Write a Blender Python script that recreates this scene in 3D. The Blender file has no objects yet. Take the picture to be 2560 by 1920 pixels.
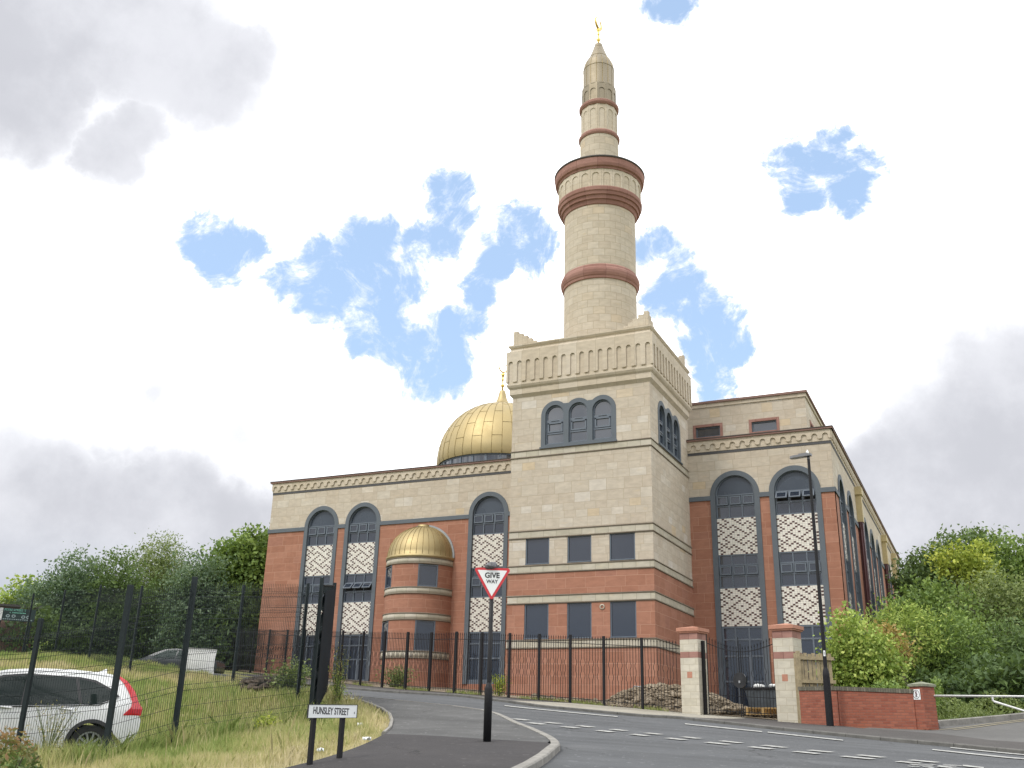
import bpy, bmesh, math, random
import numpy as np
from mathutils import Vector, Matrix
from mathutils.geometry import delaunay_2d_cdt

S = bpy.context.scene
COL = S.collection
R = math.radians
rnd = random.Random(7)

# ---------------------------------------------------------------- camera (world origin = the eye of the photographer)
cd = bpy.data.cameras.new('camera')
cam = bpy.data.objects.new('camera', cd)
COL.objects.link(cam)
S.camera = cam
cd.sensor_width = 36.0
cd.lens = 2426.3 / 2560 * 36.0
cd.clip_start = 0.05
cd.clip_end = 5000
def cam_axes(yaw, pitch, roll):
    cy, sy = math.cos(yaw), math.sin(yaw)
    f = Vector((sy * math.cos(pitch), cy * math.cos(pitch), math.sin(pitch)))
    r0 = Vector((cy, -sy, 0)); u0 = r0.cross(f)
    r = r0 * math.cos(roll) + u0 * math.sin(roll)
    u = -r0 * math.sin(roll) + u0 * math.cos(roll)
    return r, u, f
CR, CU, CF = cam_axes(-.44631299, .3458642, .02640098)
cam.matrix_world = Matrix(((CR.x, CU.x, -CF.x, 0), (CR.y, CU.y, -CF.y, 0), (CR.z, CU.z, -CF.z, 0), (0, 0, 0, 1)))

S.view_settings.view_transform = 'Standard'
S.view_settings.look = 'None'
S.view_settings.gamma = 1
S.view_settings.exposure = 0.12
S.render.film_transparent = False
S.cycles.max_bounces = 6
S.cycles.diffuse_bounces = 3
S.cycles.glossy_bounces = 3
S.cycles.transparent_max_bounces = 8

SUN_EL, SUN_AZ = R(52), R(205)      # azimuth clockwise from +Y
sdir = Vector((math.sin(SUN_AZ) * math.cos(SUN_EL), math.cos(SUN_AZ) * math.cos(SUN_EL), math.sin(SUN_EL)))

# directions (x, y, z, angular radius) of the blue gaps and the grey clouds
BLUE= [(-0.638585, 0.629222, 0.443045, 0.0164), (-0.625745, 0.646858, 0.435911, 0.0201), (-0.611312, 0.657301, 0.440741, 0.0142), (-0.586479, 0.693541, 0.418381, 0.0144), (-0.553982, 0.705568, 0.441903, 0.0145), (-0.564672, 0.712018, 0.417343, 0.0218), (-0.535311, 0.732241, 0.421029, 0.0244), (-0.510968, 0.730292, 0.453416, 0.0231), (-0.504471, 0.750789, 0.426409, 0.027), (-0.51759, 0.7569, 0.399003, 0.0245), (-0.529513, 0.760567, 0.375705, 0.0147), (-0.429954, 0.743754, 0.511829, 0.0158), (-0.431625, 0.756511, 0.491315, 0.0171), (-0.441224, 0.763274, 0.471947, 0.0172), (-0.468628, 0.753224, 0.461564, 0.0147), (-0.435421, 0.71512, 0.546819, 0.012), (-0.417833, 0.688699, 0.592545, 0.0107), (-0.465818, 0.723782, 0.50907, 0.0109), (-0.50275, 0.777359, 0.378095, 0.0222), (-0.477034, 0.797817, 0.368683, 0.0272), (-0.484923, 0.804477, 0.343027, 0.0198), (-0.455325, 0.822807, 0.3401, 0.0124), (-0.45262, 0.80274, 0.388257, 0.0149), (-0.393627, 0.788777, 0.472112, 0.0172), (-0.38208, 0.786535, 0.485156, 0.0159), (-0.40681, 0.794894, 0.450166, 0.0148), (-0.422791, 0.801322, 0.423238, 0.0136), (-0.435844, 0.80718, 0.39812, 0.0124), (-0.763718, 0.558454, 0.323827, 0.0067), (-0.74526, 0.58546, 0.319099, 0.0079), (-0.371368, 0.792662, 0.483501, 0.0191), (-0.36311, 0.806238, 0.467045, 0.0192), (-0.25101, 0.85034, 0.462511, 0.0158), (-0.231592, 0.860836, 0.453129, 0.0174), (-0.22201, 0.870907, 0.438443, 0.0158), (-0.242269, 0.872088, 0.425168, 0.0175), (-0.220111, 0.883962, 0.412507, 0.0206), (-0.198369, 0.896242, 0.396736, 0.0189), (-0.213285, 0.901282, 0.377095, 0.019), (-0.196561, 0.909082, 0.367333, 0.0142), (-0.211735, 0.914635, 0.3444, 0.0142), (-0.210288, 0.919405, 0.332376, 0.0126), (-0.193426, 0.730108, 0.655384, 0.0149), (-0.074708, 0.842267, 0.533858, 0.015), (-0.07679, 0.849789, 0.5215, 0.0165), (-0.117194, 0.840224, 0.529423, 0.0137), (-0.113732, 0.84894, 0.516106, 0.0152), (-0.101913, 0.85985, 0.500271, 0.0137), (-0.057615, 0.859172, 0.508433, 0.0164), (-0.060014, 0.86781, 0.493258, 0.0135), (-0.033354, 0.864197, 0.502047, 0.0118), (-0.035341, 0.839332, 0.542469, 0.0088)]
GREY= [(-0.674551, 0.446505, 0.58789, 0.0635), (-0.642549, 0.482779, 0.595025, 0.0563), (-0.619516, 0.519368, 0.588605, 0.051), (-0.59489, 0.557587, 0.578967, 0.043), (-0.563652, 0.571874, 0.596035, 0.025), (-0.614996, 0.554202, 0.560928, 0.0249), (-0.711978, 0.47348, 0.51856, 0.0388), (-0.71354, 0.450613, 0.536478, 0.0552), (-0.688179, 0.481431, 0.542803, 0.026), (-0.675686, 0.53988, 0.501974, 0.0269), (-0.655178, 0.544863, 0.523323, 0.0225), (-0.68704, 0.532016, 0.49491, 0.0179), (0.058751, 0.954765, 0.2915, 0.0629), (0.020226, 0.971945, 0.234335, 0.0752), (-0.061889, 0.971462, 0.228978, 0.0449), (0.051601, 0.970126, 0.237051, 0.0855), (-0.779105, 0.605574, 0.162095, 0.0693), (-0.737352, 0.651207, 0.179557, 0.0489), (-0.695744, 0.696828, 0.17427, 0.0577), (-0.658117, 0.73411, 0.167226, 0.0507), (-0.766786, 0.628109, 0.132359, 0.066), (-0.712543, 0.672085, 0.201454, 0.0306), (-0.754553, 0.624456, 0.201752, 0.0261)]
FAINT= [(-0.644863, 0.71463, 0.271027, 0.0172), (-0.649271, 0.711877, 0.267727, 0.0143), (-0.667969, 0.689096, 0.281006, 0.0135), (-0.694012, 0.653884, 0.301302, 0.0112), (-0.41709, 0.633999, 0.651215, 0.0208)]

class NT:
    """short-hand for building node trees"""
    def __init__(s, tree):
        s.t = tree; s.n = tree.nodes; s.l = tree.links
    def new(s, typ, **kw):
        n = s.n.new(typ)
        for k, v in kw.items(): setattr(n, k, v)
        return n
    def put(s, n, i, v):
        if hasattr(v, 'is_output') or isinstance(v, bpy.types.NodeSocket): s.l.new(v, n.inputs[i])
        elif v is not None:
            if isinstance(v, (tuple, list)) and len(v) == 3 and n.inputs[i].type == 'RGBA': v = (*v, 1)
            n.inputs[i].default_value = v
    def math(s, op, a, b=None, c=None, clamp=False):
        n = s.new('ShaderNodeMath', operation=op); n.use_clamp = clamp
        s.put(n, 0, a)
        if b is not None: s.put(n, 1, b)
        if c is not None: s.put(n, 2, c)
        return n.outputs[0]
    def vmath(s, op, a, b=None):
        n = s.new('ShaderNodeVectorMath', operation=op)
        s.put(n, 0, a)
        if b is not None: s.put(n, 1, b)
        return n.outputs['Value'] if op in ('DOT_PRODUCT', 'LENGTH') else n.outputs[0]
    def mix(s, f, a, b):
        n = s.new('ShaderNodeMix', data_type='RGBA')
        s.put(n, 0, f); s.put(n, 6, a); s.put(n, 7, b)
        return n.outputs[2]
    def rng(s, v, a, b, c=0.0, d=1.0, smooth=True):
        n = s.new('ShaderNodeMapRange', interpolation_type='SMOOTHSTEP' if smooth else 'LINEAR')
        s.put(n, 0, v); s.put(n, 1, a); s.put(n, 2, b); s.put(n, 3, c); s.put(n, 4, d)
        return n.outputs[0]
    def noise(s, vec, scale, detail=4, rough=.55, out=0):
        n = s.new('ShaderNodeTexNoise'); s.put(n, 'Vector', vec)
        n.inputs['Scale'].default_value = scale; n.inputs['Detail'].default_value = detail; n.inputs['Roughness'].default_value = rough
        return n.outputs[out]
    def ramp(s, f, stops):
        n = s.new('ShaderNodeValToRGB'); s.put(n, 0, f)
        e = n.color_ramp.elements
        while len(e) > 1: e.remove(e[-1])
        e[0].position = stops[0][0]; e[0].color = (*stops[0][1], 1)
        for p, c in stops[1:]:
            k = e.new(p); k.color = (*c, 1)
        return n.outputs[0]

def make_world():
    w = bpy.data.worlds.new('World'); S.world = w; w.use_nodes = True
    T = NT(w.node_tree); T.n.clear()
    out = T.new('ShaderNodeOutputWorld')
    g = T.new('ShaderNodeTexCoord').outputs['Generated']
    sky = T.new('ShaderNodeTexSky', sky_type='NISHITA')
    sky.sun_disc = False; sky.sun_elevation = SUN_EL; sky.sun_rotation = SUN_AZ
    sky.air_density = 1.0; sky.dust_density = 2.0; sky.ozone_density = 2.0
    sep = T.new('ShaderNodeSeparateXYZ'); T.put(sep, 0, g); z = sep.outputs[2]
    nz = T.noise(g, 22, 6, .62, 1)
    warp = T.vmath('SCALE', T.vmath('SUBTRACT', nz, (.5, .5, .5)))
    warp.node.inputs['Scale'].default_value = .045
    d = T.vmath('NORMALIZE', T.vmath('ADD', g, warp))
    def field(lst, soft):
        acc = None
        for x, y, zz, a in lst:
            dt = T.vmath('DOT_PRODUCT', d, (x, y, zz))
            v = T.rng(dt, math.cos(a * (1 + soft)), math.cos(a * (1 - soft)))
            acc = v if acc is None else T.math('MAXIMUM', acc, v)
        return acc
    fine = T.noise(g, 34, 8, .66)
    fb = field([(x, y, zz, a * 1.32) for x, y, zz, a in BLUE if a > .012], .62)
    wisp = T.noise(T.vmath('ADD', g, T.vmath('MULTIPLY', T.vmath('SUBTRACT', T.noise(g, 6, 3, .5, 1), (.5, .5, .5)), (.25, .25, .25))), 17, 9, .7)
    nn_ = T.math('ADD', T.math('MULTIPLY', T.math('SUBTRACT', fine, .5), 1.5), T.math('MULTIPLY', T.math('SUBTRACT', wisp, .5), 3.2))
    m0 = T.math('ADD', fb, T.math('MULTIPLY', nn_, T.math('MULTIPLY', fb, 5.0, clamp=True)))
    # ragged cloud edge, then a thin veil, then clear sky
    blue = T.math('SUBTRACT', 1, T.math('POWER', T.math('SUBTRACT', 1, T.rng(m0, .18, .80)), 2.2))
    clear = T.rng(m0, .38, 1.02)
    fg = field([(x, y, zz, a * 1.1) for x, y, zz, a in GREY], .75)
    soft = T.noise(g, 5, 4, .5)
    fg2 = T.math('MULTIPLY', fg, T.rng(soft, .2, .55, .75, 1.0), clamp=True)
    fg2 = T.math('MAXIMUM', fg2, T.math('MULTIPLY', field(FAINT, .9), .55))
    low = T.rng(T.math('ADD', z, T.math('MULTIPLY', T.math('SUBTRACT', T.noise(g, 7, 6, .55), .5), .34)), .17, .30, 1, 0)
    grey = T.math('MAXIMUM', fg2, low, clamp=True)
    grey = T.math('SUBTRACT', 1, T.math('POWER', T.math('SUBTRACT', 1, grey), 1.9))
    # the sheet of bright cloud, its grey parts, and the bluish haze near the skyline
    white = T.mix(T.rng(T.noise(g, 2.6, 5, .6), .3, .7), (1.45, 1.47, 1.52), (2.6, 2.62, 2.64))
    bank = T.math('MULTIPLY', T.rng(T.noise(g, 3.4, 6, .6), .42, .60), T.rng(sep.outputs[1], .1, -.3))   # darker banks in the half of the sky behind the viewer
    white = T.mix(T.math('MULTIPLY', bank, .85), white, (.50, .54, .62))
    gcol = T.mix(T.rng(T.noise(g, 6, 7, .62), .35, .68), (.60, .61, .66), (.78, .79, .84))
    gcol = T.mix(T.rng(z, .04, .19, 1, 0), gcol, (.42, .48, .57))
    cloud = T.mix(grey, white, gcol)
    b1 = T.new('ShaderNodeBackground'); T.put(b1, 0, sky.outputs[0]); b1.inputs[1].default_value = .105
    b2 = T.new('ShaderNodeBackground'); T.put(b2, 0, cloud); b2.inputs[1].default_value = 1.0
    bw = T.new('ShaderNodeBackground'); T.put(bw, 0, (.31, .42, .57)); bw.inputs[1].default_value = 1.0   # thin veil over the gaps
    ad = T.new('ShaderNodeAddShader'); T.l.new(b1.outputs[0], ad.inputs[0]); T.l.new(bw.outputs[0], ad.inputs[1])
    mx = T.new('ShaderNodeMixShader'); T.put(mx, 0, blue)
    veil = T.new('ShaderNodeBackground'); T.put(veil, 0, (.86, .94, 1.10)); veil.inputs[1].default_value = 1.0
    m2 = T.new('ShaderNodeMixShader'); T.put(m2, 0, clear); T.l.new(veil.outputs[0], m2.inputs[1]); T.l.new(ad.outputs[0], m2.inputs[2])
    T.l.new(b2.outputs[0], mx.inputs[1]); T.l.new(m2.outputs[0], mx.inputs[2])
    T.l.new(mx.outputs[0], out.inputs[0])
make_world()

sl = bpy.data.lights.new('sun', 'SUN'); sl.energy = 1.8; sl.angle = R(12); sl.color = (1, .95, .87)
so = bpy.data.objects.new('sun', sl); COL.objects.link(so)
so.rotation_mode = 'QUATERNION'; so.rotation_quaternion = (-sdir).to_track_quat('-Z', 'Y')

# ---------------------------------------------------------------- the lie of the land: levels measured at many points
CP= [(0.0, 0.0, -1.6), (-20.0, 0.0, -1.9), (20.0, 0.0, -1.5), (0.0, -20.0, -3.0), (-7.83, 15.76, -0.11), (-8.33, 11.5, -0.46), (-8.23, 12.06, -0.36), (-4.24, 30.61, 0.47), (-5.3, 32.4, 0.55), (-1.8, 30.4, 0.42), (-11.0, 34.2, 0.96), (-13.9, 34.6, 1.15), (-16.7, 35.3, 1.33), (-19.5, 36.1, 1.52), (-22.7, 37.5, 1.7), (-25.9, 39.0, 1.93), (-31.6, 42.1, 2.4), (-35.8, 44.5, 2.75), (-9.35, 34.2, 0.83), (-6.17, 33.2, 0.63), (-13.7, 13.02, -0.66), (-13.6, 14.5, -0.3), (-13.3, 18.15, 0.15), (-16.43, 21.8, 0.77), (-20.4, 23.9, 1.16), (-26.3, 25.5, 1.58), (-32.7, 29.5, 2.39), (-37.3, 31.7, 2.69), (-40.5, 32.6, 2.76), (-15.95, 22.5, 0.83), (-16.6, 15.9, -0.85), (-18.5, 13.2, -0.95), (-27.0, 29.6, 1.7), (-38.7, 40.5, 2.77), (-38.0, 46.5, 3.0), (-23.0, 46.2, 2.05), (-15.0, 40.0, 1.45), (-9.0, 46.2, 1.1), (-60.0, 60.0, 5.0), (-90.0, 110.0, 8.0), (-3.0, 46.0, 1.4), (2.0, 40.0, 1.4), (10.0, 46.0, 1.8), (22.0, 60.0, 3.0), (0.0, 85.0, 4.0), (40.0, 100.0, 6.0), (-40.0, 100.0, 6.0), (0.46, 22.0, -0.11), (0.87, 34.99, 0.82), (-2.95, 14.3, -0.35), (-20.51, 29.58, 1.42), (-18.61, 29.64, 1.31), (-15.72, 29.58, 1.2), (-13.83, 29.08, 1.03), (-12.53, 28.57, 0.88), (-10.55, 28.3, 0.75), (-9.01, 27.99, 0.64), (-7.81, 27.82, 0.61)]
CPA = np.array(CP)
def _fit():
    n = len(CPA); A = np.zeros((n + 3, n + 3))
    d = np.hypot(CPA[:, None, 0] - CPA[None, :, 0], CPA[:, None, 1] - CPA[None, :, 1])
    A[:n, :n] = -d + np.eye(n) * .15; A[:n, n] = 1; A[:n, n + 1:] = CPA[:, :2]; A[n:, :n] = A[:n, n:].T
    return np.linalg.solve(A, np.concatenate([CPA[:, 2], [0, 0, 0]]))
GW = _fit()
def G(x, y):
    x = np.asarray(x, float); y = np.asarray(y, float); n = len(CPA)
    s = GW[n] + GW[n + 1] * x + GW[n + 2] * y
    for i in range(n): s = s - GW[i] * np.hypot(x - CPA[i, 0], y - CPA[i, 1])
    return s
def g1(x, y): return float(G(x, y))

# ---------------------------------------------------------------- materials
MATS = {}
def mat(name, col=(.5, .5, .5), rough=.6, metal=0.0, spec=.5, var=0.0, vscale=3.0, bump=0.0, bscale=60, emit=None):
    if name in MATS: return MATS[name]
    m = bpy.data.materials.new(name); m.use_nodes = True; MATS[name] = m
    T = NT(m.node_tree); b = T.n['Principled BSDF']
    b.inputs['Base Color'].default_value = (*col, 1); b.inputs['Roughness'].default_value = rough
    b.inputs['Metallic'].default_value = metal; b.inputs['Specular IOR Level'].default_value = spec
    if var or bump:
        co = T.new('ShaderNodeTexCoord').outputs['Object']
    if var:
        n = T.noise(co, vscale, 6, .65)
        f = T.rng(n, .3, .7)
        a = tuple(max(0, c * (1 - var)) for c in col); c2 = tuple(c * (1 + var) for c in col)
        T.put(b, 'Base Color', T.mix(f, a, c2))
        T.put(b, 'Roughness', T.rng(n, .3, .7, max(.02, rough - .08), min(1, rough + .08)))
    if bump:
        bp = T.new('ShaderNodeBump'); bp.inputs['Strength'].default_value = bump; bp.inputs['Distance'].default_value = .02
        T.put(bp, 'Height', T.noise(co, bscale, 5, .7)); T.put(b, 'Normal', bp.outputs[0])
    return m

def masonry(name, w, h, stops, joint, jw=.006, bump=.35, stain=.12, half=True, streak=0.0, rough=.85, grid=False, dirt=None):
    """coursed stone, brick or tile laid out in metres over the UV map"""
    m = bpy.data.materials.new(name); m.use_nodes = True; MATS[name] = m
    T = NT(m.node_tree); b = T.n['Principled BSDF']; b.inputs['Roughness'].default_value = rough
    uv = T.new('ShaderNodeUVMap').outputs[0]
    sp = T.new('ShaderNodeSeparateXYZ'); T.put(sp, 0, uv)
    u, v = sp.outputs[0], sp.outputs[1]
    if half is False: v = T.math('ADD', v, T.math('MULTIPLY', T.math('SINE', T.math('MULTIPLY', v, 3.3)), .085))     # courses of uneven height
    vr = T.math('DIVIDE', v, h); row = T.math('FLOOR', vr); fv = T.math('FRACT', vr)
    uu = T.math('DIVIDE', u, w)
    if not grid:
        off = T.math('MULTIPLY', row, .5)
        if half is False:
            wn = T.new('ShaderNodeTexWhiteNoise', noise_dimensions='1D'); T.put(wn, 'W', row)
            off = T.math('ADD', off, T.math('MULTIPLY', wn.outputs[0], 3.35))
            uu = T.math('MULTIPLY', uu, T.math('ADD', .72, T.math('MULTIPLY', T.math('FRACT', T.math('MULTIPLY', wn.outputs[0], 7.7)), .6)))
        uu = T.math('ADD', uu, off)
    col = T.math('FLOOR', uu); fu = T.math('FRACT', uu)
    du = T.math('MULTIPLY', T.math('MINIMUM', fu, T.math('SUBTRACT', 1, fu)), w)
    dv = T.math('MULTIPLY', T.math('MINIMUM', fv, T.math('SUBTRACT', 1, fv)), h)
    e = T.math('MINIMUM', du, dv)
    jm = T.rng(e, jw, jw * 1.8, 1, 0)
    cb = T.new('ShaderNodeCombineXYZ'); T.put(cb, 0, col); T.put(cb, 1, row)
    wn = T.new('ShaderNodeTexWhiteNoise', noise_dimensions='2D'); T.put(wn, 'Vector', cb.outputs[0])
    base = T.ramp(wn.outputs[0], stops)
    # grain inside the blocks, offset per block so that it never runs across a joint
    sc = T.vmath('ADD', uv, T.vmath('MULTIPLY', wn.outputs[1], (37., 53., 0.)))
    cb2 = T.new('ShaderNodeMapping'); T.put(cb2, 0, sc); cb2.inputs['Scale'].default_value = (1.0, 2.4, 1)
    n1 = T.noise(cb2.outputs[0], 2.2, 8, .62)
    k = T.rng(n1, .25, .75, 1 - stain, 1 + stain)
    base = T.vmath('MULTIPLY', base, T.new('ShaderNodeCombineXYZ').outputs[0])
    cc = base.node.inputs[1].links[0].from_node
    for i in range(3): T.put(cc, i, k)
    if streak:
        n2 = T.noise(T.vmath('MULTIPLY', sc, (1.3, 4.0, 0.)), 1.1, 3, .5)
        base = T.mix(T.math('MULTIPLY', T.rng(n2, .60, .72), streak), base, (.56, .42, .22))
    big = T.noise(uv, .16, 4, .6)
    base = T.mix(T.rng(big, .3, .7, .0, .16), base, tuple(c * .82 for c in stops[0][1]))
    if dirt:
        dn = T.noise(T.vmath('MULTIPLY', uv, (3.0, .35, 0.)), 1.0, 6, .7)
        base = T.mix(T.math('MULTIPLY', T.rng(dn, .52, .74), dirt[1]), base, dirt[0])
    base = T.mix(jm, base, joint)
    T.put(b, 'Base Color', base)
    fine = T.noise(uv, 45, 5, .7)
    hgt = T.math('SUBTRACT', T.math('MULTIPLY', fine, .25), jm)
    bp = T.new('ShaderNodeBump'); bp.inputs['Strength'].default_value = bump; bp.inputs['Distance'].default_value = .012
    T.put(bp, 'Height', hgt); T.put(b, 'Normal', bp.outputs[0])
    b.inputs['Specular IOR Level'].default_value = .25
    return m

CREAM = masonry('cream_ashlar', .66, .415, [(0, (.475, .408, .326)), (.35, (.495, .432, .350)), (.75, (.51, .450, .368)), (.9, (.54, .487, .41)), (.965, (.575, .53, .47)), (.985, (.53, .43, .30))],
                (.39, .33, .25), half=False, streak=.18, jw=.0060, dirt=((.37, .30, .215), .22))
CREAM2 = masonry('cream_drum_ashlar', .588, .40, [(0, (.465, .40, .315)), (.5, (.49, .428, .34)), (.88, (.52, .46, .375)), (1, (.51, .42, .305))], (.34, .285, .21), streak=.2, jw=.0065)
TRIM = masonry('cream_trim_stone', .95, 9.0, [(0, (.49, .42, .325)), (.5, (.52, .45, .355)), (1, (.55, .485, .395))], (.38, .32, .24), streak=.12, dirt=((.36, .30, .215), .3))
BAND = masonry('pale_band_stone', .62, 9.0, [(0, (.42, .385, .305)), (.5, (.46, .425, .34)), (1, (.50, .46, .385))], (.28, .25, .19), streak=.2)
RED = masonry('red_sandstone', .88, .41, [(0, (.315, .147, .097)), (.5, (.345, .165, .110)), (.85, (.375, .187, .128)), (1, (.33, .16, .113))], (.45, .255, .18), half=False, jw=.005, stain=.11, dirt=((.22, .11, .08), .25))
REDT = masonry('red_trim_stone', 1.1, 9.0, [(0, (.275, .145, .118)), (.5, (.305, .165, .135)), (1, (.335, .19, .158))], (.17, .085, .07), stain=.14)
PIL = masonry('pillar_cream_stone', .44, .225, [(0, (.49, .455, .365)), (.5, (.52, .485, .40)), (1, (.55, .515, .43))], (.40, .35, .26), jw=.004, dirt=((.30, .25, .17), .25))
BRICK = masonry('red_brick', .225, .075, [(0, (.25, .080, .052)), (.4, (.30, .103, .065)), (.8, (.335, .125, .080)), (1, (.23, .078, .052))], (.22, .10, .075), jw=.006, stain=.16)
SOLDIER = masonry('coping_brick_dark', .075, 9.0, [(0, (.10, .095, .07)), (.5, (.15, .14, .11)), (1, (.21, .19, .15))], (.08, .075, .06), jw=.006, stain=.3)
TILEW = masonry('white_tile', 1.88 / 16, 1.75 / 22, [(0, (.72, .68, .60)), (1, (.80, .77, .70))], (.33, .33, .32), jw=.0035, grid=True, stain=.03, rough=.4)
OLDBRICK = masonry('brown_hoarding_brick', .45, .15, [(0, (.17, .10, .08)), (1, (.24, .15, .12))], (.13, .09, .08))
TILED = mat('brown_tile', (.085, .035, .028), .35)
SURR = mat('grey_surround_stone', (.102, .120, .140), .75, var=.10, vscale=1.5, bump=.1)
FRAME = mat('grey_aluminium', (.115, .138, .170), .42, var=.05)
DARKBAND = mat('slate_band', (.075, .074, .078), .8, var=.16, vscale=1.0)
ROLL = mat('roll_moulding', (.20, .165, .125), .8, var=.12, vscale=2)
COPE = mat('red_brown_coping', (.205, .120, .098), .7, var=.12, vscale=1.2)
DARKCAP = mat('dark_metal_edge', (.07, .06, .055), .6)
ROOFM = mat('roof_felt', (.22, .22, .22), .9, var=.1)
HOLLOW = mat('dark_gap', (.012, .012, .014), .9)
GOLDST = mat('golden_render', (.50, .40, .21), .6, var=.06)
MAROON = mat('maroon_metal', (.085, .028, .030), .5, var=.1)
BLACK = mat('black_paint', (.010, .010, .012), .55, spec=.3, var=.15, vscale=20)
GREENBLK = mat('dark_green_paint', (.012, .019, .022), .6, spec=.25, var=.2, vscale=15)
WHITEP = mat('white_paint', (.80, .80, .78), .35)
CARW = mat('white_car_paint', (.80, .81, .82), .18, spec=.6)
STEEL = mat('galvanised_steel', (.42, .43, .44), .4, metal=.8, var=.1)
RUBBER = mat('tyre_rubber', (.02, .02, .02), .8)
PLAST = mat('dark_plastic', (.03, .03, .032), .6)
REDSIGN = mat('sign_red', (.56, .035, .045), .4)
WSIGN = mat('sign_white', (.78, .80, .80), .4, var=.03, vscale=2)
INK = mat('sign_black', (.02, .02, .02), .5)
CONCD = mat('dark_kerb_concrete', (.12, .117, .108), .9, var=.25, vscale=4)
CONC = mat('kerb_concrete', (.225, .215, .195), .9, var=.22, vscale=4, bump=.4, bscale=40)
MARK = mat('road_marking_white', (.32, .32, .305), .8, var=.35, vscale=9)
YELL = mat('road_marking_yellow', (.30, .25, .13), .8, var=.15, vscale=8)
WOOD = mat('weathered_timber', (.30, .245, .15), .85, var=.22, vscale=7, bump=.3, bscale=30)
WOODN = mat('new_timber', (.46, .30, .12), .8, var=.15, vscale=5)
BARK = mat('bark', (.11, .09, .065), .95, var=.3, vscale=10, bump=.6, bscale=20)
TAILRED = mat('tail_lamp_red', (.60, .02, .03), .15, spec=.8)

def glass_mat(name, base, rough=.06, ior=1.9):
    m = mat(name, base, rough); b = m.node_tree.nodes['Principled BSDF']; b.inputs['IOR'].default_value = ior
    T = NT(m.node_tree)
    co = T.new('ShaderNodeTexCoord').outputs['Object']
    bp = T.new('ShaderNodeBump'); bp.inputs['Strength'].default_value = .06; bp.inputs['Distance'].default_value = .05
    T.put(bp, 'Height', T.noise(co, .9, 2, .5)); T.put(b, 'Normal', bp.outputs[0])
    return m
GLASS = glass_mat('window_glass', (.022, .030, .046), .04, 1.9)
GLASSC = glass_mat('car_glass', (.02, .03, .03), .04, 1.6)
_T = NT(GLASSC.node_tree); _tr = _T.new('ShaderNodeBsdfTransparent'); _T.put(_tr, 0, (.50, .62, .56)); _mx = _T.new('ShaderNodeMixShader'); _mx.inputs[0].default_value = .55
_T.l.new(_T.n['Principled BSDF'].outputs[0], _mx.inputs[1]); _T.l.new(_tr.outputs[0], _mx.inputs[2]); _T.l.new(_mx.outputs[0], _T.n['Material Output'].inputs[0])
PANEL = mat('lunette_panel', (.048, .062, .084), .28, var=.08, vscale=.7)

def metal_gold(name, col, rough):
    m = mat(name, col, rough, metal=1.0); T = NT(m.node_tree); b = T.n['Principled BSDF']
    co = T.new('ShaderNodeTexCoord').outputs['Object']
    n = T.noise(co, 1.3, 5, .6)
    T.put(b, 'Base Color', T.mix(T.rng(n, .3, .7), tuple(c * .86 for c in col), col))
    T.put(b, 'Roughness', T.rng(n, .3, .7, rough - .06, rough + .08))
    return m
GOLD = metal_gold('gold_cladding', (.45, .365, .20), .60)
GOLDB = metal_gold('polished_gold', (.90, .62, .18), .22)
BRONZE = metal_gold('dull_bronze_cladding', (.31, .27, .20), .62)
SEAM = metal_gold('gold_seam', (.24, .185, .085), .55)

def ground_mat(name, stops, scales=(.35, 3.0, 40), bump=.5, rough=.95, bdist=.02, wear=0):
    m = bpy.data.materials.new(name); m.use_nodes = True; MATS[name] = m
    T = NT(m.node_tree); b = T.n['Principled BSDF']; b.inputs['Roughness'].default_value = rough; b.inputs['Specular IOR Level'].default_value = .25
    co = T.new('ShaderNodeTexCoord').outputs['Object']
    a = T.noise(co, scales[0], 5, .6); c = T.noise(co, scales[1], 6, .65); f = T.noise(co, scales[2], 3, .7)
    s = T.math('ADD', T.math('MULTIPLY', a, .5), T.math('ADD', T.math('MULTIPLY', c, .32), T.math('MULTIPLY', f, .18)))
    colr = T.ramp(T.rng(s, .34, .66, smooth=False), stops)
    if wear:      # wheel tracks along the street, fine cracks
        mp = T.new('ShaderNodeMapping'); T.put(mp, 0, co); mp.inputs['Rotation'].default_value = (0, 0, R(28)); mp.inputs['Scale'].default_value = (.10, 1.1, 1)
        tr = T.noise(mp.outputs[0], 1.0, 5, .6)
        colr = T.mix(T.math('MULTIPLY', T.rng(tr, .35, .65), wear), colr, tuple(c * .62 for c in stops[1][1]))
        vo = T.new('ShaderNodeTexVoronoi', feature='DISTANCE_TO_EDGE'); wv = T.vmath('ADD', co, T.vmath('MULTIPLY', T.noise(co, 1.2, 5, .7, 1), (.9, .9, .9))); T.put(vo, 'Vector', wv); vo.inputs['Scale'].default_value = .30
        colr = T.mix(T.math('MULTIPLY', T.rng(vo.outputs[0], .0, .012, 1, 0), T.math('MULTIPLY', T.rng(a, .45, .6), .75)), colr, tuple(c * .35 for c in stops[0][1]))
        sp = T.noise(co, 9, 2, .5); colr = T.mix(T.math('MULTIPLY', T.rng(sp, .66, .72), .5), colr, tuple(min(1, c * 1.9) for c in stops[2][1]))
    T.put(b, 'Base Color', colr)
    bp = T.new('ShaderNodeBump'); bp.inputs['Strength'].default_value = bump; bp.inputs['Distance'].default_value = bdist
    T.put(bp, 'Height', T.math('ADD', c, f)); T.put(b, 'Normal', bp.outputs[0])
    return m
SOIL = ground_mat('grassy_soil', [(0, (.09, .12, .04)), (.35, (.15, .18, .065)), (.6, (.25, .235, .10)), (1, (.38, .32, .19))])
ASPH = ground_mat('road_asphalt', [(0, (.078, .081, .086)), (.5, (.098, .102, .107)), (1, (.122, .125, .129))], (.15, 1.2, 90), .4, wear=.55)
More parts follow.
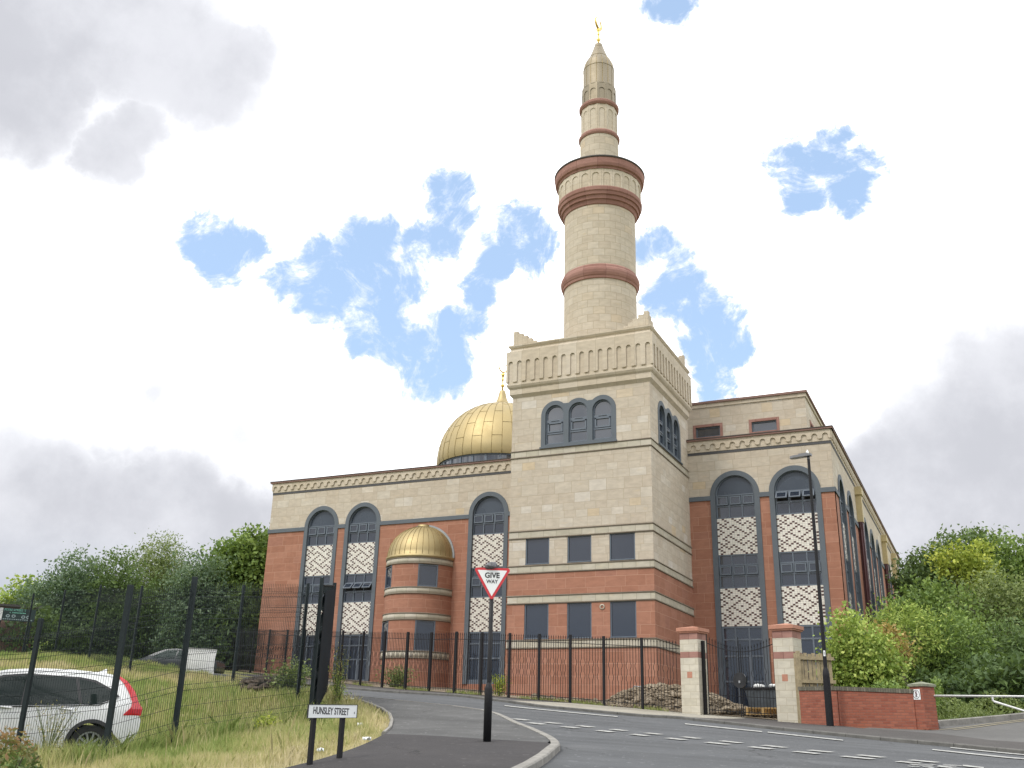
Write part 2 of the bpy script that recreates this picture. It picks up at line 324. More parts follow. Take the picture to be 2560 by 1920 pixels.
ASPHD = ground_mat('dark_footway_asphalt', [(0, (.043, .041, .042)), (.5, (.053, .050, .051)), (1, (.068, .064, .064))], (.4, 3, 120), .4, wear=.25)
ASPHO = ground_mat('old_footway_asphalt', [(0, (.078, .078, .078)), (.5, (.100, .100, .099)), (1, (.150, .149, .147))], (.3, 2.0, 90), .5, wear=.5)
ASPHM = ground_mat('worn_access_asphalt', [(0, (.095, .094, .091)), (.5, (.115, .113, .109)), (1, (.145, .142, .136))], (.3, 2.2, 90), .4)
ASPHF = ground_mat('far_footway_asphalt', [(0, (.060, .056, .054)), (.5, (.074, .069, .066)), (1, (.095, .089, .085))], (.3, 2.2, 90), .4)
DUST = ground_mat('pale_stone_dust', [(0, (.21, .19, .155)), (.5, (.29, .27, .225)), (1, (.37, .35, .30))], (.4, 3, 50), .6)
YARD = ground_mat('yard_rubble_soil', [(0, (.16, .13, .09)), (.5, (.27, .22, .16)), (1, (.40, .35, .27))], (.5, 3, 30), .9, bdist=.06)
STONE = ground_mat('rubble_stone', [(0, (.15, .12, .085)), (.5, (.26, .21, .15)), (1, (.42, .37, .29))], (1.5, 6, 30), .6)

def leaf_mat(name, stops, trans=.3):
    m = bpy.data.materials.new(name); m.use_nodes = True; MATS[name] = m
    T = NT(m.node_tree); b = T.n['Principled BSDF']; b.inputs['Roughness'].default_value = .55; b.inputs['Specular IOR Level'].default_value = .3
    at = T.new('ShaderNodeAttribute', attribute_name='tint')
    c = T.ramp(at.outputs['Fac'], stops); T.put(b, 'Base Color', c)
    tr = T.new('ShaderNodeBsdfTranslucent'); T.put(tr, 0, T.mix(.35, c, (.25, .35, .04)))
    mx = T.new('ShaderNodeMixShader'); mx.inputs[0].default_value = trans
    o = T.n['Material Output']
    T.l.new(b.outputs[0], mx.inputs[1]); T.l.new(tr.outputs[0], mx.inputs[2]); T.l.new(mx.outputs[0], o.inputs[0])
    return m
LF_ = 1.85
def _b(st): return [(p, tuple(min(.6, c * LF_) for c in col)) for p, col in st]
LF = {
 'grey': leaf_mat('greygreen_leaf', _b([(0, (.035, .062, .035)), (.5, (.068, .105, .062)), (1, (.125, .165, .10))])),
 'mid': leaf_mat('midgreen_leaf', _b([(0, (.042, .072, .018)), (.5, (.082, .126, .032)), (1, (.15, .205, .052))])),
 'dark': leaf_mat('darkgreen_leaf', _b([(0, (.032, .054, .020)), (.5, (.058, .090, .032)), (1, (.100, .145, .050))])),
 'lime': leaf_mat('yellowgreen_leaf', _b([(0, (.10, .13, .02)), (.5, (.19, .23, .035)), (1, (.31, .34, .06))])),
 'bright': leaf_mat('brightgreen_leaf', _b([(0, (.085, .125, .026)), (.5, (.165, .225, .050)), (1, (.29, .35, .085))])),
 'olive': leaf_mat('olive_leaf', _b([(0, (.06, .08, .03)), (.5, (.105, .135, .048)), (1, (.17, .20, .075))])),
 'rust': leaf_mat('rusty_leaf', _b([(0, (.13, .10, .035)), (.5, (.24, .17, .06)), (1, (.36, .25, .10))])),
 'photinia': leaf_mat('red_tipped_leaf', _b([(0, (.035, .06, .018)), (.5, (.075, .11, .035)), (.75, (.17, .105, .05)), (1, (.26, .14, .08))])),
 'grass': leaf_mat('grass_blade', [(0, (.17, .25, .065)), (.3, (.27, .345, .105)), (.55, (.42, .42, .17)), (.75, (.60, .52, .28)), (1, (.70, .60, .40))], .3),
 'straw': leaf_mat('dry_stem', [(0, (.20, .18, .06)), (.5, (.35, .31, .13)), (1, (.50, .43, .12))], .2),
}

# ---------------------------------------------------------------- mesh building
class Fr:
    """a local frame: u along, v up, d outward"""
    def __init__(s, o, u, n, v=(0, 0, 1)):
        s.o = Vector(o); s.u = Vector(u).normalized(); s.n = Vector(n).normalized(); s.v = Vector(v).normalized()
    def p(s, u, v, d=0.0): return s.o + s.u * u + s.v * v + s.n * d
WORLD = Fr((0, 0, 0), (1, 0, 0), (0, 1, 0))     # u=x, v=z, d=y

class MB:
    def __init__(s): s.v = []; s.f = []; s.m = []; s.uv = None; s.sm = []
    def add(s, vs, fs, mi=0, smooth=False, uvs=None):
        b = len(s.v); s.v += [tuple(x) for x in vs]
        if uvs is not None:
            if s.uv is None: s.uv = {}
            for i, q in enumerate(uvs): s.uv[b + i] = q
        for f in fs: s.f.append(tuple(b + i for i in f)); s.m.append(mi); s.sm.append(smooth)
        return s
    def box(s, fr, u0, u1, v0, v1, d0, d1, mi=0):
        q = [fr.p(u, v, d) for d in (d0, d1) for v in (v0, v1) for u in (u0, u1)]
        return s.add(q, [(0, 2, 3, 1), (4, 5, 7, 6), (0, 1, 5, 4), (2, 6, 7, 3), (0, 4, 6, 2), (1, 3, 7, 5)], mi)
    def prism(s, fr, poly, d0, d1, mi=0, holes=(), back=True, smooth_side=False):
        loops = [poly] + list(holes)
        vs = []; ed = []
        for lp in loops:
            b = len(vs); vs += [Vector((x, y)) for x, y in lp]; ed += [(b + i, b + (i + 1) % len(lp)) for i in range(len(lp))]
        if holes or len(poly) > 4:
            ov, oe, of, *_ = delaunay_2d_cdt(vs, ed, [], 1 if not holes else 0, 1e-6)
            if holes:
                def inside(pt, lp):
                    c = False; n = len(lp)
                    for i in range(n):
                        x1, y1 = lp[i]; x2, y2 = lp[(i + 1) % n]
                        if (y1 > pt[1]) != (y2 > pt[1]) and pt[0] < (x2 - x1) * (pt[1] - y1) / (y2 - y1) + x1: c = not c
                    return c
                keep = []
                for f in of:
                    cx = sum(ov[i][0] for i in f) / len(f); cy = sum(ov[i][1] for i in f) / len(f)
                    if inside((cx, cy), poly) and not any(inside((cx, cy), h) for h in holes): keep.append(f)
                of = keep
            ov = [(a[0], a[1]) for a in ov]
        else: ov = [tuple(p) for p in poly]; of = [tuple(range(len(poly)))]
        s.add([fr.p(x, y, d1) for x, y in ov], of, mi)
        if back: s.add([fr.p(x, y, d0) for x, y in ov], of, mi)
        for lp in loops:
            n = len(lp)
            s.add([fr.p(x, y, d0) for x, y in lp] + [fr.p(x, y, d1) for x, y in lp],
                  [(i, (i + 1) % n, n + (i + 1) % n, n + i) for i in range(n)], mi, smooth_side)
        return s
    def lathe(s, c, prof, n=64, a0=0.0, a1=2 * math.pi, mi=0, smooth=True, rref=None):
        full = abs(a1 - a0 - 2 * math.pi) < 1e-6
        k = n + 1
        vs = []; uvs = []
        for (r, z) in prof:
            rr = rref or max(r, .05)
            for j in range(k):
                a = a0 + (a1 - a0) * j / n
                vs.append((c[0] + r * math.cos(a), c[1] + r * math.sin(a), c[2] + z)); uvs.append((a * rr, c[2] + z))
        fs = []
        for i in range(len(prof) - 1):
            for j in range(n):
                fs.append((i * k + j, i * k + j + 1, (i + 1) * k + j + 1, (i + 1) * k + j))
        return s.add(vs, fs, mi, smooth, uvs)
    def tube(s, pts, r, n=8, mi=0, smooth=True, caps=True):
        pts = [Vector(p) for p in pts]; rs = r if isinstance(r, (list, tuple)) else [r] * len(pts)
        vs = []; ref = None
        for i, p in enumerate(pts):
            t = (pts[min(i + 1, len(pts) - 1)] - pts[max(i - 1, 0)]).normalized()
            if ref is None: ref = Vector((0, 0, 1)) if abs(t.z) < .9 else Vector((1, 0, 0))
            a = t.cross(ref).normalized(); b = t.cross(a).normalized(); ref = b.cross(t) if True else ref
            for j in range(n):
                q = 2 * math.pi * j / n + (math.pi / 4 if n == 4 else 0); vs.append(p + (a * math.cos(q) + b * math.sin(q)) * rs[i])
        fs = [(i * n + j, i * n + (j + 1) % n, (i + 1) * n + (j + 1) % n, (i + 1) * n + j) for i in range(len(pts) - 1) for j in range(n)]
        s.add(vs, fs, mi, smooth and n > 4)
        if caps: s.add(vs[:n], [tuple(range(n))], mi); s.add(vs[-n:], [tuple(range(n))], mi)
        return s
    def ball(s, c, r, mi=0, n=10, sq=(1, 1, 1), jit=0.0):
        m = n // 2 + 1; vs = []; fs = []
        for i in range(m + 1):
            t = math.pi * i / m
            for j in range(n):
                p = 2 * math.pi * j / n; k = 1 + rnd.uniform(-jit, jit)
                vs.append((c[0] + r * k * sq[0] * math.sin(t) * math.cos(p), c[1] + r * k * sq[1] * math.sin(t) * math.sin(p), c[2] + r * k * sq[2] * math.cos(t)))
        for i in range(m):
            for j in range(n): fs.append((i * n + j, i * n + (j + 1) % n, (i + 1) * n + (j + 1) % n, (i + 1) * n + j))
        return s.add(vs, fs, mi, jit == 0)
    def build(s, name, mats, parent=None, uvfr=None, bevel=0):
        me = bpy.data.meshes.new(name); me.from_pydata(s.v, [], s.f)
        if not isinstance(mats, (list, tuple)): mats = [mats]
        for m in mats: me.materials.append(m)
        if len(mats) > 1: me.polygons.foreach_set('material_index', s.m)
        me.polygons.foreach_set('use_smooth', s.sm)
        # UV in metres: box projection in the piece's own frame, or the angle for turned pieces
        me.update()
        uvl = me.uv_layers.new(name='UVMap')
        nv = len(me.vertices); co = np.empty(nv * 3); me.vertices.foreach_get('co', co); co = co.reshape(-1, 3)
        nl = len(me.loops); li = np.empty(nl, int); me.loops.foreach_get('vertex_index', li)
        nrm = np.empty(len(me.polygons) * 3); me.polygons.foreach_get('normal', nrm); nrm = nrm.reshape(-1, 3)
        lt = np.empty(len(me.polygons), int); me.polygons.foreach_get('loop_total', lt)
        N = np.repeat(nrm, lt, axis=0); c = co[li]
        ax = np.abs(N)
        if uvfr is None: ux, nx = np.array((1., 0, 0)), np.array((0, 1., 0))
        else: ux, nx = np.array(uvfr.u), np.array(uvfr.n)
        au = np.abs(N @ ux); an = np.abs(N @ nx)
        U = np.where(au > an, c @ nx, c @ ux); V = c[:, 2].copy()
        flat = ax[:, 2] > .75
        V = np.where(flat, c @ nx, V); U = np.where(flat, c @ ux, U)
        uv = np.stack([U, V], 1)
        if s.uv:
            m = np.array([i in s.uv for i in range(nv)]); tab = np.zeros((nv, 2))
            for i, q in s.uv.items(): tab[i] = q
            sel = m[li]; uv[sel] = tab[li][sel]
        uvl.data.foreach_set('uv', uv.ravel())
        o = bpy.data.objects.new(name, me); COL.objects.link(o)
        if parent is not None: o.parent = parent
        if bevel:
            b = o.modifiers.new('bevel', 'BEVEL'); b.width = bevel; b.segments = 2; b.limit_method = 'ANGLE'; b.angle_limit = R(50)
        return o

def tag(o, label, cat, group=None):
    o['label'] = label; o['category'] = cat
    if group: o['group'] = group
    return o
def thing(name, label, cat, group=None, loc=(0, 0, 0), rz=0.0):
    o = bpy.data.objects.new(name, None); COL.objects.link(o); o.location = loc; o.rotation_euler = (0, 0, rz)
    o.empty_display_size = .2
    return tag(o, label, cat, group)
def kind(o, k): o['kind'] = k; return o

def arc(cu, cv, r, a0, a1, n=20):
    return [(cu + r * math.cos(a0 + (a1 - a0) * i / n), cv + r * math.sin(a0 + (a1 - a0) * i / n)) for i in range(n + 1)]
def arch(cu, half, v0, vs, n=24):
    """outline of an arched opening, counter-clockwise from bottom left"""
    return [(cu - half, v0), (cu + half, v0)] + arc(cu, vs, half, 0, math.pi, n)
def arch_band(cu, ho, hi, v0, vs, n=28):
    return [(cu - ho, v0)] + arc(cu, vs, ho, math.pi, 0, n) + [(cu + ho, v0), (cu + hi, v0)] + arc(cu, vs, hi, 0, math.pi, n) + [(cu - hi, v0)]

def scallop(u0, u1, vtop, vcrown, vbot, pitch, r, rc=.05):
    """a plate whose lower edge is a row of round arches on hanging pendants"""
    n = max(1, round((u1 - u0) / pitch)); p = (u1 - u0) / n
    pts = [(u0, vtop), (u0, vbot)]
    for i in range(n):
        c = u0 + p * (i + .5)
        pts += [(c - r - rc, vbot), (c - r, vbot + rc)] + arc(c, vcrown - r, r, math.pi, 0, 8) + [(c + r, vbot + rc), (c + r + rc, vbot)]
    pts += [(u1, vbot), (u1, vtop)]
    out = []
    for q in pts:
        if not out or abs(q[0] - out[-1][0]) + abs(q[1] - out[-1][1]) > 1e-4: out.append(q)
    return out

def text_mesh(name, txt, size, fr, u, v, d, material, parent, sx=1.0, bold=0.0, depth=.002, align='CENTER'):
    cu = bpy.data.curves.new(name, 'FONT'); cu.body = txt; cu.size = size; cu.align_x = align; cu.align_y = 'CENTER'
    cu.offset = bold; cu.extrude = depth
    to = bpy.data.objects.new(name, cu); COL.objects.link(to)
    dg = bpy.context.evaluated_depsgraph_get()
    me = bpy.data.meshes.new_from_object(to.evaluated_get(dg)); bpy.data.objects.remove(to)
    me.name = name
    for vt in me.vertices:
        x, y, z = vt.co; vt.co = fr.p(u + x * sx, v + y, d + z)
    me.materials.clear(); me.materials.append(material)
    o = bpy.data.objects.new(name, me); COL.objects.link(o)
    if parent is not None: o.parent = parent
    return o

# ================================================================ THE BUILDING
YF = 46.2; XL, XR = -38.05, -5.35; YB = 84.4
bld = thing('mosque_building', 'large cream and red sandstone mosque with square tower, round minaret and gold domes', 'mosque')
FRONT = Fr((0, YF, 0), (1, 0, 0), (0, -1, 0))
SIDE = Fr((XR, 0, 0), (0, 1, 0), (1, 0, 0))
LEFT = Fr((XL, 0, 0), (0, 1, 0), (-1, 0, 0))
BACK = Fr((0, YB, 0), (1, 0, 0), (0, 1, 0))
HO, HI, ZS = 1.19, .95, 11.18
TPAT = """..#...#...#...#.
...#...#.#.....#
#...#...#...#...
.#.#.....#.#.#.#
..#...#...#...#.
.#.#.#.#.....#.#
#...#...#...#...
.#.....#.#...#..
..#...#...#...#.
.#...#.....#.#..
#...#...#...#...
...#.#.....#...#
..#...#...#...#.
...#...#.#.....#
#...#...#...#...
.#.#.....#.#.#.#
..#...#...#...#.
.#.#.#.#.....#.#
#...#...#...#...
.#.....#.#...#..
..#...#...#...#.
.#...#.....#.#..""".split('\n')

def tile_panel(fr, c, v0, v1, d, parent):
    m = MB(); w = .94
    m.box(fr, c - w, c + w, v0, v1, d - .06, d, 0)
    o = None
    n = len(m.v); cw = 2 * w / 16; ch = (v1 - v0) / 22
    # tile grid starts at the panel's corner
    for i, row in enumerate(TPAT):
        for j, k in enumerate(row):
            if k == '#':
                a = c - w + j * cw; b = v1 - (i + 1) * ch
                m.box(fr, a + .006, a + cw - .006, b + .004, b + ch - .004, d, d + .006, 1)
    m.uv = {}
    for i, p in enumerate(m.v):
        q = Vector(p) - fr.o; m.uv[i] = (q.dot(fr.u) - (c - w), (q.z - v1) * (1.75 / 22) / ch)
    return m.build('tile_panel', [TILEW, TILED], parent)

def frame_grid(mf, mg, fr, u0, u1, v0, v1, cols, rows, d, bar=.055):
    """glazing bars with a pane behind; rows = list of heights from the top down"""
    mg.box(fr, u0, u1, v0, v1, d - .05, d - .03)
    mf.box(fr, u0, u0 + bar, v0, v1, d - .06, d + .02); mf.box(fr, u1 - bar, u1, v0, v1, d - .06, d + .02)
    mf.box(fr, u0 + bar, u1 - bar, v1 - bar, v1, d - .06, d + .02); mf.box(fr, u0 + bar, u1 - bar, v0, v0 + bar, d - .06, d + .02)
    for i in range(1, cols):
        x = u0 + (u1 - u0) * i / cols; mf.box(fr, x - bar * .5, x + bar * .5, v0 + bar, v1 - bar, d - .055, d + .015)
    for z in rows: mf.box(fr, u0 + bar, u1 - bar, z - bar * .5, z + bar * .5, d - .055, d + .010)

def sash(mf, mg, fr, u0, u1, v0, v1, d, opened=0.0, b=.06):
    """top-hung vent; opened is the angle"""
    o = fr.p(0, v1, d); ca, sa = math.cos(opened), math.sin(opened)
    f2 = Fr(fr.o + fr.n * d + Vector((0, 0, v1)), fr.u, fr.n * ca + Vector((0, 0, 1)) * sa, Vector((0, 0, 1)) * ca - fr.n * sa)
    h = v1 - v0
    for q in ((u0, u1, -b, 0), (u0, u1, -h, -h + b), (u0, u0 + b, -h + b, -b), (u1 - b, u1, -h + b, -b)): mf.box(f2, *q, .0, .05)
    mg.box(f2, u0 + b, u1 - b, -h + b, -b, .015, .03)
    if opened: HOLE.append((fr, u0 + .02, u1 - .02, v0 + .03, v1 - .02, d - .022))
HOLE = []

def bay(fr, c, zb, parent, openmid=False, opentop=False, door=False, lite=False):
    part = MB().prism(fr, arch_band(c, HO, HI, zb, ZS), -.15, .05, smooth_side=False).build('arched_window', SURR, parent, fr)
    mf, mg, mp = MB(), MB(), MB()
    def done():
        nonlocal mf, mg
        o = mf.build('window_frame', FRAME, part, fr); mg.build('glazing', GLASS, part, fr)
        mh = MB()
        while HOLE:
            f, x0, x1, z0, z1, dd = HOLE.pop(); mh.box(f, x0, x1, z0, z1, dd, dd + .004)
        if mh.v: mh.build('open_gap', HOLLOW, part, fr)
        mf, mg = MB(), MB()
    d = -.10; a, b = c - HI + .01, c + HI - .01; cw = (b - a) / 3
    # lunette
    mp.prism(fr, arch(c, HI - .005, ZS + .03, ZS + .035, 20), d - .05, d - .03)
    mf.prism(fr, arch_band(c, HI - .004, HI - .07, ZS + .0, ZS + .03), d - .06, d + .03)
    # row with vents and row below
    frame_grid(mf, mg, fr, a, b, 10.05, ZS + .03, 3, (10.645,), d)
    if not lite:
        for i in range(3):
            sash(mf, mg, fr, a + cw * i + .05, a + cw * (i + 1) - .05, 10.70, 11.12, d + .015, R(38) if opentop else 0)
    done()
    p1 = tile_panel(fr, c, 8.30, 10.045, d + .03, part)
    frame_grid(mf, mg, fr, a, b, 6.71, 8.295, 3, (7.80, 7.28), d)
    if not lite:
        for i in range(3):
            sash(mf, mg, fr, a + cw * i + .05, a + cw * (i + 1) - .05, 7.33, 7.75, d + .015, R(42) if openmid else 0)
    done()
    p2 = tile_panel(fr, c, 4.96, 6.705, d + .03, part)
    rows = [z for z in (4.36, 3.62, 2.50) if z > zb + .3]
    frame_grid(mf, mg, fr, a, b, zb, 4.955, 3, rows, d, .075)
    if door:
        mf.box(fr, c + cw * .5 - .09, c + cw * .5 + .09, zb, 3.58, d - .05, d + .05)
        mf.box(fr, a, b, zb, zb + .22, d - .05, d + .04)
    done(); mp.build('lunette', PANEL, part, fr)
    return part

def facade(fr, u0, u1, centres, zbs, names=''):
    """red wall, cream wall with arched notches, string course, slate band, scalloped frieze and coping"""
    T = .34
    e = [u0] + [x for c in centres for x in (c - HO + .02, c + HO - .02)] + [u1]
    for i in range(0, len(e), 2):
        if e[i + 1] - e[i] > .02: MB().box(fr, e[i], e[i + 1], -1.0, 10.98, -T, 0).build('red_stone_wall', RED, bld, fr)
    for c, zb in zip(centres, zbs): MB().box(fr, c - HO + .02, c + HO - .02, -1.0, zb, -T, -.02).build('red_stone_base', RED, bld, fr)
    out = [(u0, 13.31), (u0, 10.98)]
    for c in centres:
        h = HO - .02
        out += [(c - h, 10.98), (c - h, ZS)] + arc(c, ZS, h, math.pi, 0, 28)[1:-1] + [(c + h, ZS), (c + h, 10.98)]
    out += [(u1, 10.98), (u1, 13.31)]
    MB().prism(fr, out, -T, -.001).build('cream_stone_wall', CREAM, bld, fr)
    for i in range(0, len(e), 2):
        a, b = e[i] - (.06 if i == 0 else -.003), e[i + 1] + (.06 if i == len(e) - 2 else -.003)
        if b - a > .03: MB().box(fr, a, b, 10.965, 11.185, -.05, .06).build('string_course', SURR, bld, fr)
    MB().box(fr, u0 - .012, u1 + .012, 13.305, 13.44, -T, .015).build('slate_band', DARKBAND, bld, fr)
    m = MB(); m.box(fr, u0 - .02, u1 + .02, 13.44, 14.0, -T, .03)
    m.prism(fr, scallop(u0 - .05, u1 + .05, 13.995, 13.82, 13.55, .491, .135), .03, .095, back=False)
    m.build('frieze', TRIM, bld, fr)
    m = MB(); m.box(fr, u0 - .16, u1 + .16, 14.0, 14.085, -T - .1, .17, 0); m.box(fr, u0 - .18, u1 + .18, 14.085, 14.12, -T - .1, .195, 1)
    m.build('coping', [COPE, DARKCAP], bld, fr)

FC = [-34.24, -31.36, -23.30, -9.99, -7.15]; FZ = [2.35, 2.35, 2.35, 1.12, 1.12]
facade(FRONT, XL, XR, FC, FZ)
for i, (c, z) in enumerate(zip(FC, FZ)):
    bay(FRONT, c, z, bld, openmid=(i == 1), opentop=(i == 4), door=True)
SC = [48.75, 52.25, 59.25, 62.8, 66.35, 73.5, 81.0]
facade(SIDE, YF + .01, YB, SC, [1.2] * len(SC))
for c in SC: bay(SIDE, c, 1.2, bld, lite=True)
MB().box(LEFT, YF + .35, YB, -1, 10.97, -.3, 0).build('red_stone_wall', RED, bld, LEFT)
MB().box(LEFT, YF + .35, YB, 10.97, 14.0, -.3, 0).build('cream_stone_wall', CREAM, bld, LEFT)
MB().box(BACK, XL + .3, XR - .35, -1, 14.0, -.3, 0).build('cream_stone_wall', CREAM, bld, BACK)
MB().box(WORLD, XL + .3, XR - .35, 13.5, 13.6, YF + .35, YB - .3).build('roof', ROOFM, bld)

# golden piers with maroon downpipes on the side wall
for c in (55.6, 69.95, 77.3):
    a = MB()
    a.box(SIDE, c - .36, c + .36, 12.85, 13.29, 0, .36, 0); a.box(SIDE, c - .26, c + .26, 11.35, 12.85, 0, .30, 0)
    a.box(SIDE, c - .27, c + .27, -1, 11.35, .0, .26, 1)
    p = a.build('wall_pier', [GOLDST, MAROON], bld, SIDE)
    MB().tube([SIDE.p(c - .42, 11.3, .12), SIDE.p(c - .42, 11.05, .12), SIDE.p(c - .36, 10.8, .14), SIDE.p(c - .36, -.5, .14)], .05, 8).build('downpipe', MAROON, p)

# penthouse set back on the roof
PY, PX = 49.2, -6.75
PF = Fr((0, PY, 0), (1, 0, 0), (0, -1, 0)); PS = Fr((PX, 0, 0), (0, 1, 0), (1, 0, 0))
m = MB()
def rect(a, b, c, d): return [(a, c), (b, c), (b, d), (a, d)]
m.prism(PF, rect(-20.0, PX, 13.6, 16.78), -.3, 0, holes=[rect(-12.53, -11.22, 15.13, 15.70), rect(-9.55, -8.27, 15.15, 15.70)])
m.prism(PS, rect(PY + .3, 72, 13.6, 16.78), -.3, 0, holes=[rect(50.4, 51.7, 15.13, 15.70)])
m.box(PF, -20.0, -19.7, 13.6, 16.78, -22.8, -.3); m.box(PF, -19.7, PX - .3, 13.6, 16.78, -22.8, -22.5)
ph = m.build('penthouse', CREAM, bld)
m = MB(); m.box(PF, -20.1, PX + .06, 16.78, 16.98, -22.9, .06)
m.build('cornice', TRIM, ph)
m = MB(); m.box(PF, -20.2, PX + .14, 16.98, 17.10, -23.0, .14)
m.build('coping', COPE, ph)
for f, a, b, z0, z1 in ((PF, -12.53, -11.22, 15.13, 15.70), (PF, -9.55, -8.27, 15.15, 15.70), (PS, 50.4, 51.7, 15.13, 15.70)):
    fr_, gl_, rd_ = MB(), MB(), MB()
    rd_.prism(f, rect(a - .14, b + .14, z0 - .10, z1 + .14), -.05, .03, holes=[rect(a, b, z0, z1)])
    frame_grid(fr_, gl_, f, a, b, z0, z1, 1, (), -.1, .07)
    rd_.build('window_surround', REDT, ph); fr_.build('window_frame', FRAME, ph); gl_.build('glazing', GLASS, ph)

# ---------------------------------------------------------------- tower
TX0, TX1, TY = -19.07, -12.235, 40.0
TCX, TCY = (TX0 + TX1) / 2, 43.1
TF = Fr((0, TY, 0), (1, 0, 0), (0, -1, 0)); TS = Fr((TX1, 0, 0), (0, 1, 0), (1, 0, 0)); TL = Fr((TX0, 0, 0), (0, 1, 0), (-1, 0, 0))
WX = [(-18.24, -17.07), (-16.20, -15.06), (-14.22, -13.05)]
def triple(c):      # outline of the three-light window
    cs = [c - 1.178, c, c + 1.178]; ro, zc, zv = .68, 14.16, 14.66
    a = math.asin((zv - zc) / ro)
    o = [(cs[0] - ro, 12.58), (cs[2] + ro, 12.58)]
    o += arc(cs[2], zc, ro, 0, math.pi - a, 14) + arc(cs[1], zc, ro, a, math.pi - a, 12) + arc(cs[0], zc, ro, a, math.pi, 14)
    return o, cs
triF, csF = triple(-15.70); triS, csS = triple(43.04)
def layer(z0, z1, material, name, holesF=(), holesS=()):
    m = MB()
    m.prism(TF, rect(TX0, TX1, z0, z1), -.34, 0, holes=holesF)
    m.prism(TS, rect(TY + .34, YF + .2, z0, z1), -.34, 0, holes=holesS)
    m.box(TL, TY + .34, YF + .2, z0, z1, -.34, 0)
    return m.build(name, material, tower if tower else bld)
tower = None
tower = layer(8.71, 12.20, CREAM, 'tower')
layer(-.5, 3.54, RED, 'red_stone_wall')
layer(3.87, 5.46, RED, 'red_stone_wall', [rect(a, b, 3.92, 5.45) for a, b in WX])
layer(5.79, 6.81, RED, 'red_stone_wall')
layer(7.13, 8.38, CREAM, 'cream_stone_wall', [rect(a, b, 7.18, 8.37) for a, b in WX])
layer(12.52, 15.3, CREAM, 'cream_stone_wall', [triF], [triS])
ROLLZ = [3.54, 3.87, 5.46, 5.79, 6.81, 7.13, 8.38, 8.71, 12.20, 12.52]
for a, b in zip(ROLLZ[::2], ROLLZ[1::2]):
    m = MB(); e = .012
    m.box(TF, TX0 - e, TX1 + e, a, b, -.34, e); m.box(TS, TY + .34, YF + .2, a, b, -.34, e); m.box(TL, TY + .34, YF + .2, a, b, -.34, e)
    m.build('band', BAND, tower)
for z1 in ROLLZ:
    MB().tube([(TX0 - .02, YF, z1), (TX0 - .02, TY - .02, z1), (TX1 + .02, TY - .02, z1), (TX1 + .02, YF, z1)], .036, 8, caps=False).build('roll_moulding', ROLL, tower)
# plain windows
for z0, z1 in ((7.18, 8.37), (3.92, 5.45)):
    for a, b in WX:
        f_, g_ = MB(), MB()
        frame_grid(f_, g_, TF, a, b, z0, z1, 1, (), -.05, .055)
        f_.box(TF, a, b, z0, z0 + .045, -.03, .03)
        o = f_.build('window_frame', FRAME, tower, TF); g_.build('glazing', GLASS, tower, TF)
# three-light windows
for fr, tri, cs in ((TF, triF, csF), (TS, triS, csS)):
    m = MB(); m.prism(fr, [(u, v) for u, v in tri], -.16, .02, holes=[arch(c, .465, 12.72, 14.16, 20) for c in cs])
    m.box(fr, cs[0] - .72, cs[2] + .72, 12.535, 12.61, -.1, .09)
    w = m.build('triple_window', SURR, tower, fr)
    for c in cs:
        f_, g_ = MB(), MB()
        g_.prism(fr, arch(c, .46, 12.72, 14.16, 18), -.155, -.135)
        f_.prism(fr, arch_band(c, .464, .40, 12.725, 14.16, 18), -.16, -.085)
        f_.box(fr, c - .40, c + .40, 12.725, 12.80, -.15, -.09); f_.box(fr, c - .40, c + .40, 13.22, 13.29, -.15, -.09)
        f_.box(fr, c - .40, c + .40, 13.80, 13.92, -.15, -.09)
        for q in ((c - .38, c + .38, 13.31, 13.38), (c - .38, c - .31, 13.38, 13.78), (c + .31, c + .38, 13.38, 13.78), (c - .38, c + .38, 13.73, 13.79)): f_.box(fr, *q, -.14, -.07)
        f_.build('window_frame', FRAME, w, fr); g_.build('glazing', GLASS, w, fr)
        MB().box(fr, c - .20, c + .20, 13.845, 13.872, -.088, -.082).build('vent_slot', HOLLOW, w, fr)
# round vent ring between the lower windows
MB().lathe((0, 0, 0), [(.075, 0), (.115, 0), (.115, .03), (.075, .03)], 20).build('vent_ring', BAND, tower)
vr = COL.objects[-1]; vr.matrix_local = Matrix.Translation((-14.57, TY, 5.22)) @ Matrix.Rotation(R(90), 4, 'X')

def square_rings(prof, material, name, parent):
    """horizontal mouldings run round the tower: prof = (projection, z) pairs"""
    m = MB(); vs = []
    for p, z in prof:
        vs += [(TX0 - p, TY - p, z), (TX1 + p, TY - p, z), (TX1 + p, YF + p, z), (TX0 - p, YF + p, z)]
    fs = []
    for i in range(len(prof) - 1):
        for j in range(4): fs.append((i * 4 + j, i * 4 + (j + 1) % 4, i * 4 + 4 + (j + 1) % 4, i * 4 + 4 + j))
    m.add(vs, fs); return m.build(name, material, parent)
cor = square_rings([(-.02, 15.18), (.0, 15.2), (.13, 15.36), (.13, 15.62), (.20, 15.70), (.25, 15.80), (.25, 15.88), (.205, 15.90), (.205, 17.55), (.12, 17.66), (.12, 17.72),
                    (.17, 17.76), (.22, 17.84), (.22, 17.90), (-.4, 17.92), (-3.0, 17.92)], TRIM, 'cornice', tower)
m = MB()
for fr, a, b in ((TF, TX0 - .27, TX1 + .27), (TS, TY - .205, YF + .205), (TL, TY - .205, YF + .205)):
    m.prism(fr, scallop(a, b, 17.54, 17.04, 15.97, .468, .118, .03), .205, .27, back=False)
m.build('frieze', TRIM, tower)
